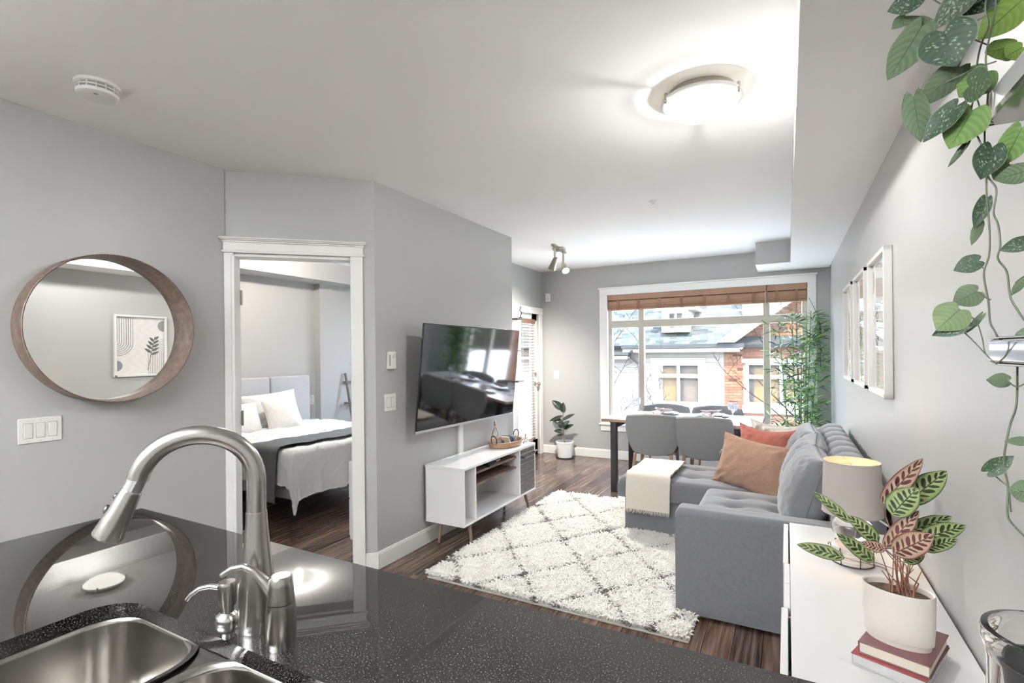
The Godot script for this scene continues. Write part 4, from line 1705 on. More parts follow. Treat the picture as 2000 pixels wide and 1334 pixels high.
	# small things lying in the tray
	var bits := [[-0.03, 0.075, 0.16, 0.045, 0.03, 0.1, M.walnut_dark, "folded_case", "grey folded spectacle case at the near end of the tray", "case"], [0.02, 0.028, 0.03, 0.06, 0.075, 0.5, M.page, "notebook", "small pale notebook leaning in the middle of the tray", "notebook"], [-0.01, -0.005, 0.022, 0.055, 0.07, -0.35, M.black, "wallet", "small black wallet leaning behind the pale notebook", "wallet"]]
	for q in bits:
		var b := thing(q[7], q[8], q[9], V(tx + q[0], 0.612, tz + q[1]), 0.0)
		g = Geo.new()
		g.xf = Transform3D(Basis(Vector3.RIGHT, q[5]), V(0, q[4] * 0.5 + 0.004, 0))
		g.box(Vector3.ZERO, V(q[3] + 0.02, q[4], q[2] * 0.7), 0.006)
		obj("body", g, q[6], b)
	var cb := thing("dark_ball", "dark blue grey woven ball in the wooden tray", "ball", V(tx + 0.01, 0.612, tz - 0.062))
	g = Geo.new()
	g.ball(V(0, 0.036, 0), V(0.042, 0.036, 0.042), 10)
	obj("ball_body", g, mat(Color8(70, 76, 96), 0.7), cb)
	var sc := thing("folded_paper", "white folded paper beside the dark ball in the tray", "paper", V(tx + 0.02, 0.612, tz - 0.108), 0.4)
	g = Geo.new()
	g.xf = Transform3D(Basis(Vector3.RIGHT, 0.55), V(0, 0.036, 0))
	g.box(Vector3.ZERO, V(0.07, 0.07, 0.008), 0.002)
	obj("sheet", g, M.white_plastic, sc)
	# wire figure behind the tray
	var fg := thing("wire_figure", "small twisted metal figure standing behind the wooden tray", "figurine", V(-2.34, 0.6, -3.98))
	g = Geo.new()
	g.lathe(Vector3.ZERO, [Vector2(0.0, 0.0), Vector2(0.03, 0.0), Vector2(0.03, 0.01), Vector2(0.0, 0.012)], 20)
	obj("foot", g, M.nickel, fg)
	g = Geo.new()
	var lp := []
	for i in 25:
		var a := TAU * i / 24
		lp.append(V(0.012 * sin(a * 2), 0.105 + 0.052 * sin(a), 0.042 * cos(a)))
	g.tube(lp, 0.0055, 8, false, true)
	g.tube([V(0, 0.008, 0), V(0, 0.055, 0)], 0.006, 8)
	g.tube([V(0, 0.155, 0), V(0.004, 0.17, 0.012), V(0, 0.188, 0.004), V(-0.004, 0.2, -0.014)], [0.007, 0.011, 0.010, 0.005], 8)
	obj("loop", g, M.nickel, fg)
	# metal jack ornament on the far end
	var jk := thing("metal_jack", "silver metal jack ornament on the far end of the console", "ornament", V(-2.1, 0.6, -4.1), 0.4)
	g = Geo.new()
	var dirs := [V(0.55, 0.35, 0.75), V(-0.75, 0.4, 0.5), V(0.2, 0.85, -0.45)]
	for dv in dirs:
		var dn := (dv as Vector3).normalized() * 0.042
		g.cyl(V(0, 0.036, 0) - dn * 0.85, V(0, 0.036, 0) + dn, 0.006, 0.006, 8)
		g.ball(V(0, 0.036, 0) + dn, V(0.011, 0.011, 0.011), 6)
		g.ball(V(0, 0.036, 0) - dn * 0.8, V(0.011, 0.011, 0.011), 6)
	obj("arms", g, M.chrome, jk)
	# narrow shelf in the alcove, its ends showing past the wall corner
	var sh := thing("ledge_shelf", "narrow pale shelf with three boards in the alcove past the television wall", "shelf", V(-2.44, 0, -4.60))
	for y in [1.765, 1.44, 1.126]:
		g = Geo.new()
		g.bb(V(-0.5, y - 0.009, -0.06), V(0.05, y + 0.009, 0.06), 0.002)
		obj("board", g, mat(Color8(150, 150, 150), 0.5), sh)
		g = Geo.new()
		g.bb(V(-0.4, y - 0.035, 0.06), V(-0.38, y - 0.012, 0.19))
		g.bb(V(-0.02, y - 0.035, 0.06), V(0.0, y - 0.012, 0.19))
		obj("bracket", g, M.nickel, sh)
	var hk := thing("curled_ornament", "dark curled metal ornament on the alcove shelf's top board", "ornament", V(-2.405, 1.777, -4.62))
	g = Geo.new()
	g.lathe(Vector3.ZERO, [Vector2(0.0, 0.0), Vector2(0.02, 0.0), Vector2(0.02, 0.008), Vector2(0.0, 0.01)], 14)
	g.tube([V(0, 0.006, 0), V(0.008, 0.03, 0), V(0.014, 0.05, 0), V(0.006, 0.068, 0), V(-0.006, 0.072, 0), V(0.0, 0.095, 0), V(0.008, 0.12, 0)], 0.005, 8)
	obj("curl", g, M.black_metal, hk)


# ---------------------------------------------------------------- rug
func build_rug() -> void:
	var x0 := -2.02
	var x1 := -0.43
	var z0 := -4.66
	var z1 := -2.56
	var t := thing("shag_rug", "cream shaggy rug with a grey diamond lattice on the dark floor", "rug", V((x0 + x1) / 2, 0, (z0 + z1) / 2))
	var g := Geo.new()
	g.bb(V(x0 - t.position.x, 0.0, z0 - t.position.z), V(x1 - t.position.x, 0.012, z1 - t.position.z), 0.004)
	obj("backing", g, M.rug_base, t)
	# one tuft: a few bent tapering strands
	var r := RandomNumberGenerator.new()
	r.seed = 5
	var tuft := Geo.new()
	for k in 7:
		var a := r.randf() * TAU
		var o := V(cos(a), 0, sin(a))
		var lean := r.randf_range(0.4, 1.0)
		var h := r.randf_range(0.022, 0.036)
		var b := o * 0.003
		var p := [b, b + V(0, h * 0.6, 0) + o * h * 0.25 * lean, b + V(0, h * 0.95, 0) + o * h * 0.7 * lean, b + V(0, h * 0.85, 0) + o * h * 1.1 * lean]
		tuft.tube(p, [0.0034, 0.0036, 0.003, 0.001], 4, false)
	var mm := MultiMesh.new()
	mm.transform_format = MultiMesh.TRANSFORM_3D
	mm.use_colors = true
	mm.mesh = tuft.mesh()
	var sx := 0.0135
	var nx := int((x1 - x0) / sx)
	var nz := int((z1 - z0) / sx)
	mm.instance_count = nx * nz
	var f := FastNoiseLite.new()
	f.seed = 8
	f.frequency = 4.0
	var i := 0
	for ix in nx:
		for iz in nz:
			var x := x0 + (ix + r.randf()) * sx
			var z := z0 + (iz + r.randf()) * sx
			var wob := 0.03 * f.get_noise_2d(x * 1.5, z * 1.5)
			var ca := 1.22 * x - 0.99 * z + wob
			var cb := 0.89 * x + 0.67 * z + wob
			var da := absf(fposmod(ca - 1.01 + 0.3175, 0.635) - 0.3175)
			var db := absf(fposmod(cb + 2.73 + 0.226, 0.452) - 0.226)
			var dark := minf(da / 0.036, db / 0.027)
			var c := Color8(238, 236, 231).lerp(Color8(254, 253, 250), r.randf())
			var low := 1.0 + 0.35 * f.get_noise_2d(x * 6, z * 6)
			if dark < 1.0 + r.randf_range(-0.35, 0.25):
				c = Color8(112, 107, 106).lerp(Color8(160, 154, 152), r.randf())
				low = 0.72
			var lean := f.get_noise_2d(x * 2.0 + 40.0, z * 2.0) * 1.2
			var bs := Basis(Vector3.UP, r.randf() * TAU).scaled(V(1.05, low * r.randf_range(0.75, 1.15), 1.05))
			bs = Basis(Vector3.BACK, lean * 0.5) * bs
			mm.set_instance_transform(i, Transform3D(bs, V(x - t.position.x, 0.010, z - t.position.z)))
			mm.set_instance_color(i, c.srgb_to_linear())
			i += 1
	var mi := MultiMeshInstance3D.new()
	mi.name = "pile"
	mi.multimesh = mm
	mi.material_override = M.rug
	mi.set_meta("kind", "stuff")
	t.add_child(mi, true)


# ---------------------------------------------------------------- sofa
func seat_dimples(pts: Array, depth: float, bulge: float, cx: float, cz: float, hx: float, hz: float) -> Callable:
	return func(x: float, z: float) -> float:
		var y := bulge * (1.0 - pow((x - cx) / hx, 2.0)) * (1.0 - pow((z - cz) / hz, 2.0))
		for p in pts:
			var d2: float = (x - p.x) * (x - p.x) + (z - p.y) * (z - p.y)
			y -= depth * exp(-d2 / 0.0022) + depth * 0.5 * exp(-pow(z - p.y, 2.0) / 0.0006) * exp(-pow(x - p.x, 2.0) / 0.02)
		return y


func soft_pillow(root: Node3D, called: String, m: Material, w: float, h: float, t: float, pinch: float, power: float, sd: int, trim_m: Material, wrinkle := 0.006, k := 26) -> void:
	var g := Geo.new()
	cushion(g, w, h, t, pinch, power, wrinkle, sd, k)
	obj(called, g, m, root)
	obj("piping", cushion_edge(w, h, pinch, 0.0045), trim_m, root)


func build_sofa() -> void:
	var o := V(-0.2, 0, -3.77)
	var t := thing("sofa", "grey fabric corner sofa with tufted seats and a chaise along the right wall", "sofa", o)
	var flat := func(_x, _z): return 0.0
	var put := func(called: String, a: Vector3, b: Vector3, r: float, fn: Callable) -> void:
		var g := Geo.new()
		soft_block(g, a - o, b - o, r, func(x, z): return fn.call(x + o.x, z + o.z))
		obj(called, g, M.sofa, t)
	put.call("armrest", V(-0.538, 0.025, -2.945), V(0.385, 0.578, -2.81), 0.03, flat)
	put.call("armrest", V(-0.515, 0.025, -4.75), V(0.385, 0.575, -4.615), 0.03, flat)
	put.call("base", V(-0.515, 0.04, -3.9), V(0.385, 0.29, -2.945), 0.012, flat)
	put.call("chaise_base", V(-1.13, 0.03, -4.612), V(0.385, 0.285, -3.925), 0.012, flat)
	var p1 := []
	for x in [-0.3, -0.06]:
		for z in [-3.63, -3.42, -3.2]:
			p1.append(Vector2(x, z))
	put.call("seat", V(-0.52, 0.29, -3.895), V(0.22, 0.438, -2.948), 0.045, seat_dimples(p1, 0.034, 0.03, -0.15, -3.42, 0.4, 0.5))
	var p2 := []
	for x in [-0.66, -0.42, -0.18]:
		for z in [-4.40, -4.12]:
			p2.append(Vector2(x, z))
	put.call("chaise_seat", V(-1.18, 0.285, -4.612), V(0.22, 0.440, -3.895), 0.045, seat_dimples(p2, 0.03, 0.010, -0.48, -4.25, 0.72, 0.37))
	# channelled back
	var g := Geo.new()
	var rows := []
	var n := 72
	for i in n + 1:
		var z := lerpf(-4.745, -2.83, float(i) / n)
		var ch := pow(absf(sin((z + 4.745) / 0.213 * PI)), 0.5)
		var endr := minf(1.0, minf(z + 4.745, -2.83 - z) / 0.03)
		var row := PackedVector3Array()
		for s in [[0.19, 0.3], [0.188, 0.45], [0.192, 0.6], [0.2, 0.7], [0.212, 0.77], [0.238, 0.812], [0.275, 0.832], [0.32, 0.834], [0.36, 0.822], [0.385, 0.79], [0.39, 0.7], [0.39, 0.3]]:
			var q := V(s[0], s[1], z)
			var c := V(0.29, 0.6, z)
			var sw := 0.022 * ch * endr - 0.012
			row.append(q + (q - c).normalized() * sw - o if s[0] < 0.385 else q - o)
		rows.append(row)
	g.grid(rows)
	for e in [0, n]:
		var pl := PackedVector2Array()
		for p in rows[e]:
			pl.append(Vector2(p.x, p.y))
		var zz: float = rows[e][0].z
		g.poly(pl, func(p: Vector2): return V(p.x, p.y, zz), V(0, 0, -1 if e == 0 else 1))
	obj("backrest", g, M.sofa, t)
	for q in [[-1.1, -4.55], [-1.1, -3.96], [0.3, -4.65], [0.3, -2.88], [-0.47, -2.88], [-0.47, -4.68]]:
		g = Geo.new()
		g.cyl(V(q[0], 0.0, q[1]) - o, V(q[0], 0.045, q[1]) - o, 0.02, 0.024)
		obj("foot", g, M.black, t)
	# loose back cushions
	var backs := [[-3.245, 0.57, "nearest", "near grey back cushion standing behind the table lamp end of the sofa", 0.085], [-3.74, 0.56, "mid", "middle grey back cushion behind the tan pillow", 0.09], [-4.24, 0.55, "far", "far grey back cushion next to the bamboo plant", 0.09]]
	var i := 0
	for q in backs:
		var c := thing("back_cushion", q[3], "cushion", V(q[4], 0.645, q[0]), 0.0, "grey loose back cushions on the sofa")
		c.basis = Basis(Vector3.UP, -PI / 2 + [0.05, -0.06, 0.03][i]) * Basis(Vector3.RIGHT, -0.30)
		soft_pillow(c, "pad", M.sofa, q[1], 0.45, 0.25, 0.05, 0.34, 21 + i, M.sofa, 0.007, 40)
		i += 1
	# throw pillows
	var p := thing("tan_pillow", "large tan brown oblong pillow lying at the front of the chaise", "pillow", V(-0.235, 0.60, -3.98))
	p.basis = Basis(Vector3.UP, -0.62) * Basis(Vector3.BACK, -0.07) * Basis(Vector3.RIGHT, -0.32)
	soft_pillow(p, "pad", M.tan, 0.57, 0.38, 0.15, 0.11, 0.45, 31, M.tan, 0.009)
	p = thing("terracotta_pillow", "terracotta red pillow standing right behind the tan pillow", "pillow", V(-0.165, 0.635, -4.27))
	p.basis = Basis(Vector3.UP, -0.45) * Basis(Vector3.BACK, -0.02) * Basis(Vector3.RIGHT, -0.30)
	soft_pillow(p, "pad", M.terra, 0.45, 0.43, 0.15, 0.2, 0.5, 32, M.terra, 0.012)
	p = thing("cream_pillow", "pale cream pillow half hidden between terracotta pillow and far back cushion", "pillow", V(0.01, 0.625, -4.42))
	p.basis = Basis(Vector3.UP, -0.35) * Basis(Vector3.BACK, 0.05) * Basis(Vector3.RIGHT, -0.22)
	soft_pillow(p, "pad", M.cream, 0.44, 0.44, 0.13, 0.2, 0.5, 33, M.cream, 0.012)
	p = thing("beige_pillow", "second pale pillow with its corner up at the far armrest", "pillow", V(-0.075, 0.635, -4.53))
	p.basis = Basis(Vector3.UP, -0.2) * Basis(Vector3.BACK, -0.03) * Basis(Vector3.RIGHT, -0.18)
	soft_pillow(p, "pad", M.cream, 0.42, 0.44, 0.12, 0.2, 0.5, 34, M.cream, 0.012)
	# fringed throw folded over the chaise
	var b := thing("fringed_throw", "cream fringed throw folded over the chaise and hanging down its front", "blanket", V(-0.92, 0.46, -4.0))
	g = Geo.new()
	var path := []
	for k in 9:
		path.append(Vector2(-4.47 + k * 0.065, 0.475 + 0.004 * sin(k * 1.3)))
	for k in 7:
		var a := PI / 2 * k / 6
		path.append(Vector2(-3.94 + sin(a) * 0.06, 0.416 + cos(a) * 0.06))
	for k in 6:
		path.append(Vector2(-3.878 + 0.003 * sin(k * 1.1), 0.385 - k * 0.035))
	var fnz := FastNoiseLite.new()
	fnz.seed = 77
	fnz.frequency = 3.0
	for layer in [0.0, 0.012]:
		rows = []
		for k in path.size():
			var row := PackedVector3Array()
			var q: Vector2 = path[k]
			var nn := Vector2(0, 1)
			if k > 0 and k < path.size() - 1:
				var d: Vector2 = (path[k + 1] - path[k - 1]).normalized()
				nn = Vector2(-d.y, d.x)
			elif k == path.size() - 1:
				nn = Vector2(1, 0)
			for j in 15:
				var u := float(j) / 14
				var x := lerpf(-1.105, -0.775, u) + 0.012 * fnz.get_noise_2d(q.x * 3, 5.0) + (0.02 * (0.5 - k / 22.0))
				var bump: float = layer + 0.004 * fnz.get_noise_2d(x * 4, q.x * 3 + q.y * 3)
				row.append(V(x, q.y + nn.y * bump, q.x + nn.x * bump) - b.position)
			rows.append(row)
		g.grid(rows, layer > 0)
	obj("cloth", g, M.throw, b)
	g = Geo.new()
	var last: PackedVector3Array = rows[rows.size() - 1]
	var r := RandomNumberGenerator.new()
	r.seed = 15
	for k in 70:
		var q := last[0].lerp(last[14], k / 69.0)
		g.tube([q + V(0, 0.006, -0.005), q + V(r.randf_range(-0.004, 0.004), -0.012, 0.0), q + V(r.randf_range(-0.01, 0.01), -r.randf_range(0.022, 0.036), r.randf_range(-0.003, 0.004))], [0.0022, 0.002, 0.0008], 4)
	var fr := obj("fringe", g, M.throw, b)
	fr.set_meta("kind", "stuff")


# ---------------------------------------------------------------- dining corner
func shell_point(a: float, b: float) -> Vector3:
	var k := 0.42
	var u := a * sqrt(1.0 - k * b * b / 2.0)
	var v := b * sqrt(1.0 - k * a * a / 2.0)
	var s := (v + 0.889) / 1.778
	var w := lerpf(0.34, 0.465, pow(clampf(s, 0, 1), 0.6))
	return V(u * w * 0.5 / 0.889, 0.452 + s * 0.332, -0.10 * u * u * (0.35 + 0.65 * s) - 0.06 + 0.06 * s - 0.02 * (1.0 - s) * (1.0 - s))


func make_chair() -> Node3D:
	# faces -z: the back is at +z
	var t := thing("dining_chair", "", "chair", Vector3.ZERO, 0.0, "grey upholstered dining chairs")
	var g := Geo.new()
	var k := 18
	var th := 0.02
	var mid := []
	for i in k + 1:
		var row := PackedVector3Array()
		for j in k + 1:
			row.append(shell_point(-1.0 + 2.0 * j / k, -1.0 + 2.0 * i / k))
		mid.append(row)
	for s in [1.0, -1.0]:
		var rows := []
		for i in k + 1:
			var row := PackedVector3Array()
			for j in k + 1:
				row.append(mid[i][j] + V(0, 0, s * th))
			rows.append(row)
		g.grid(rows, s < 0)
	var rim := []
	for j in k + 1:
		rim.append(mid[0][j])
	for i in range(1, k + 1):
		rim.append(mid[i][k])
	for j in range(k - 1, -1, -1):
		rim.append(mid[k][j])
	for i in range(k - 1, -1, -1):
		rim.append(mid[i][0])
	g.tube(rim, th, 10, false, true)
	obj("backrest", g, M.chair, t)
	g = Geo.new()
	soft_block(g, V(-0.2, 0.437, -0.54), V(0.2, 0.505, -0.12), 0.03, func(_x, _z): return 0.0, 8, 8)
	obj("seat", g, M.chair, t)
	g = Geo.new()
	g.bb(V(-0.17, 0.415, -0.46), V(0.17, 0.439, -0.12), 0.004)
	obj("seat_frame", g, M.black_metal, t)
	for q in [[-0.17, -0.09, -0.205, -0.02], [0.17, -0.09, 0.205, -0.02], [-0.17, -0.45, -0.205, -0.50], [0.17, -0.45, 0.205, -0.50]]:
		g = Geo.new()
		g.tube([V(q[0], 0.43, q[1]), V(q[2], 0.0, q[3])], [0.016, 0.010], 10)
		obj("leg", g, M.beech, t)
	return t


func build_dining() -> void:
	var x0 := -1.67
	var x1 := -0.205
	var z0 := -5.76
	var z1 := -4.965
	var t := thing("dining_table", "whitewashed dining table on a dark metal frame below the window", "table", V((x0 + x1) / 2, 0, (z0 + z1) / 2))
	var o := t.position
	var g := Geo.new()
	g.bb(V(x0, 0.712, z0) - o, V(x1, 0.738, z1) - o, 0.003)
	obj("table_edge", g, M.beech, t)
	g = Geo.new()
	g.bb(V(x0 + 0.002, 0.737, z0 + 0.002) - o, V(x1 - 0.002, 0.745, z1 - 0.002) - o, 0.002)
	var top := mat(Color8(214, 216, 218), 0.2)
	obj("tabletop", g, top, t)
	for x in [-1.555, -0.33]:
		for z in [-5.03, -5.69]:
			g = Geo.new()
			g.bb(V(x - 0.03, 0, z - 0.03) - o, V(x + 0.03, 0.712, z + 0.03) - o, 0.003)
			obj("leg", g, M.black_metal, t)
		g = Geo.new()
		g.bb(V(x - 0.03, 0.65, -5.66) - o, V(x + 0.03, 0.711, -5.06) - o, 0.003)
		g.bb(V(x - 0.03, 0.0, -5.66) - o, V(x + 0.03, 0.04, -5.06) - o, 0.003)
		obj("cross_rail", g, M.black_metal, t)
	# chairs
	var c := make_chair()
	c.position = V(-1.145, 0, -4.865)
	c.rotation.y = 0.05
	c.set_meta("label", "grey dining chair with its back to us, left of the near two")
	copy(c, V(-0.69, 0, -4.855), -0.04, "grey dining chair with its back to us, right of the near two")
	copy(c, V(-1.20, 0, -5.90), PI + 0.03, "grey dining chair on the window side, behind the left plates")
	copy(c, V(-0.66, 0, -5.90), PI - 0.04, "grey dining chair on the window side, behind the right plates")
	# settings
	var spots := [[-1.19, -5.19, "near left"], [-0.66, -5.20, "near right"], [-1.17, -5.57, "far left"], [-0.68, -5.57, "far right"]]
	for i in 4:
		var s: Array = spots[i]
		var who := ["near left chair", "near right chair", "window-side left chair", "window-side right chair"][i] as String
		var ch := thing("charger_plate", "wide silver grey charger plate in front of the " + who, "plate", V(s[0], 0.745, s[1]), 0.0, "charger plates on the dining table")
		g = Geo.new()
		g.lathe(Vector3.ZERO, [Vector2(0.0, 0.0), Vector2(0.1, 0.0), Vector2(0.16, 0.011), Vector2(0.162, 0.014), Vector2(0.155, 0.014), Vector2(0.1, 0.004), Vector2(0.0, 0.004)], 36)
		obj("dish", g, mat(Color8(176, 174, 172), 0.25, 0.4), ch)
		var pl := thing("dinner_plate", "white dinner plate on the charger before the " + who, "plate", V(s[0], 0.750, s[1]), 0.0, "white dinner plates on the dining table")
		g = Geo.new()
		g.lathe(Vector3.ZERO, [Vector2(0.0, 0.001), Vector2(0.08, 0.001), Vector2(0.128, 0.016), Vector2(0.13, 0.019), Vector2(0.124, 0.019), Vector2(0.08, 0.006), Vector2(0.0, 0.006)], 36)
		obj("dish", g, M.white_gloss, pl)
		var nk := thing("napkin", "knotted beige napkin in a ring on the plate of the " + who, "napkin", V(s[0] - 0.01, 0.757, s[1]), 0.5 + i, "knotted napkins on the plates")
		for q in [[-0.05, 0.9], [0.05, -0.7], [0.0, 0.2]]:
			g = Geo.new()
			g.xf = Transform3D(Basis(Vector3.UP, q[1]) * Basis(Vector3.RIGHT, -1.15), V(q[0], 0.032, 0.02 * q[1]))
			cushion(g, 0.11, 0.095, 0.03, 0.25, 0.6, 0.006, 61 + i, 12)
			obj("fold", g, M.napkin, nk)
		g = Geo.new()
		var ring := []
		for k in 17:
			var a := TAU * k / 16
			ring.append(V(0.0, 0.026 + 0.022 * sin(a), 0.022 * cos(a)))
		g.tube(ring, 0.006, 8, false, true)
		obj("napkin_ring", g, mat(Color8(120, 112, 112), 0.5), nk)
	var gl := thing("wine_goblet", "cut glass goblet nearest the left end of the dining table", "glass", V(-1.455, 0.745, -5.36), 0.0, "cut glass goblets on the dining table")
	g = Geo.new()
	g.lathe(Vector3.ZERO, [Vector2(0.0, 0.0), Vector2(0.036, 0.0), Vector2(0.035, 0.003), Vector2(0.008, 0.010), Vector2(0.0055, 0.02), Vector2(0.0055, 0.058), Vector2(0.009, 0.066), Vector2(0.028, 0.082), Vector2(0.040, 0.11), Vector2(0.0415, 0.135), Vector2(0.038, 0.162), Vector2(0.036, 0.162), Vector2(0.0385, 0.135), Vector2(0.036, 0.11), Vector2(0.022, 0.085), Vector2(0.0, 0.076)], 24)
	var gm := mat(Color(0.93, 0.94, 0.95, 0.10), 0.03)
	gm.refraction_enabled = true
	gm.refraction_scale = 0.05
	obj("glass_body", g, gm, gl)
	g = Geo.new()
	for k in 10:
		for row in 3:
			var a := TAU * (k + 0.5 * row) / 10
			var rr: float = [0.037, 0.041, 0.0415][row]
			g.ball(V(cos(a) * rr, 0.1 + row * 0.019, sin(a) * rr), V(0.006, 0.009, 0.006), 4)
	obj("cut_facets", g, gm, gl)
	copy(gl, V(-1.475, 0.745, -5.62), 0.3, "cut glass goblet at the table's left end, the one nearer the window")
	copy(gl, V(-0.475, 0.745, -5.42), 0.6, "cut glass goblet right of the right plates")
	# back wall fittings
	switch_plate("single_switch", "small white rocker switch left of the window above the rubber plant", V(-2.845, 1.108, ZB), 0.0, 1, 0.075, 0.118)
	t = thing("motion_sensor", "small white sensor box high on the window wall", "sensor", V(-2.955, 2.19, ZB))
	g = Geo.new()
	g.bb(V(-0.035, -0.06, 0), V(0.035, 0.06, 0.03), 0.006)
	obj("case", g, M.white_plastic, t)
	g = Geo.new()
	g.bb(V(-0.02, -0.045, 0.029), V(0.02, 0.0, 0.033), 0.003)
	obj("lens", g, M.white_satin, t)


# ---------------------------------------------------------------- right wall, chest, lamp, plant
func art_texture(kind: int) -> ImageTexture:
	var paper := Color8(226, 224, 222)
	var ink := Color8(86, 84, 86)
	var leaves := []
	for k in 9:
		var s := 0.12 + 0.09 * k
		var at := Vector2(0.30 - 0.10 * s, 0.98 - 0.52 * s)
		var ang := -PI / 2 + (0.95 if k % 2 else -0.95) * (1.15 - 0.4 * s) - 0.1
		leaves.append([at, Vector2(cos(ang), sin(ang)), 0.20 - 0.008 * k])
	return paint_image(300, 420, func(u: float, v: float) -> Color:
		var p := Vector2(u, v * 1.4)
		var c := paper.darkened(0.03 * (0.5 + 0.5 * sin(u * 31.0 + 3.0 * sin(v * 23.0))))
		if kind == 2:
			p.x = 1.0 - p.x
		# arch of stripes in the upper right, standing upside down
		var q := p - Vector2(0.98, 0.62)
		var rad := q.length() if q.y > 0 else absf(q.x)
		if kind != 1 and q.x < 0 and rad < 0.36 and fposmod(rad, 0.045) < 0.012:
			c = ink.lightened(0.15)
		# second arch low on the left
		q = p - Vector2(0.02, 0.86)
		rad = q.length() if q.y < 0 else absf(q.x)
		if q.x > 0 and rad < 0.34 and fposmod(rad, 0.04) < 0.010:
			c = ink.lightened(0.2)
		# discs
		if (p - Vector2(1.0, 1.18)).length() < 0.13 or (p - Vector2(0.0, 0.2)).length() < 0.14:
			c = ink.lightened(0.28)
		# leafy twig
		for l in leaves:
			var d: Vector2 = p - l[0]
			var al := d.dot(l[1])
			var ac := absf(d.cross(l[1]))
			var ll: float = l[2]
			if al > 0 and al < ll and ac < 0.030 * sin(PI * pow(al / ll, 0.8)):
				c = ink.darkened(0.25)
		var st := Vector2(0.30 - 0.10 * (0.98 - p.y) / 0.52, 0)
		if p.y > 0.46 and p.y < 1.3 and absf(p.x - st.x) < 0.006:
			c = ink.darkened(0.2)
		return c)


func drawer_front(parent: Node, z0: float, z1: float, y0: float, y1: float, ajar: float) -> void:
	var g := Geo.new()
	g.bb(V(-0.021 - ajar, y0, z0 + 0.0015), V(-0.003 - ajar, y1, z1 - 0.0015), 0.0015)
	var d := obj("drawer", g, M.white_satin, parent)
	g = Geo.new()
	g.bb(V(-0.003 - ajar, y0 + 0.02, z0 + 0.01), V(0.3, y1 - 0.02, z0 + 0.02))
	g.bb(V(-0.003 - ajar, y0 + 0.02, z1 - 0.02), V(0.3, y1 - 0.02, z1 - 0.01))
	obj("drawer_side", g, M.white_satin, d)


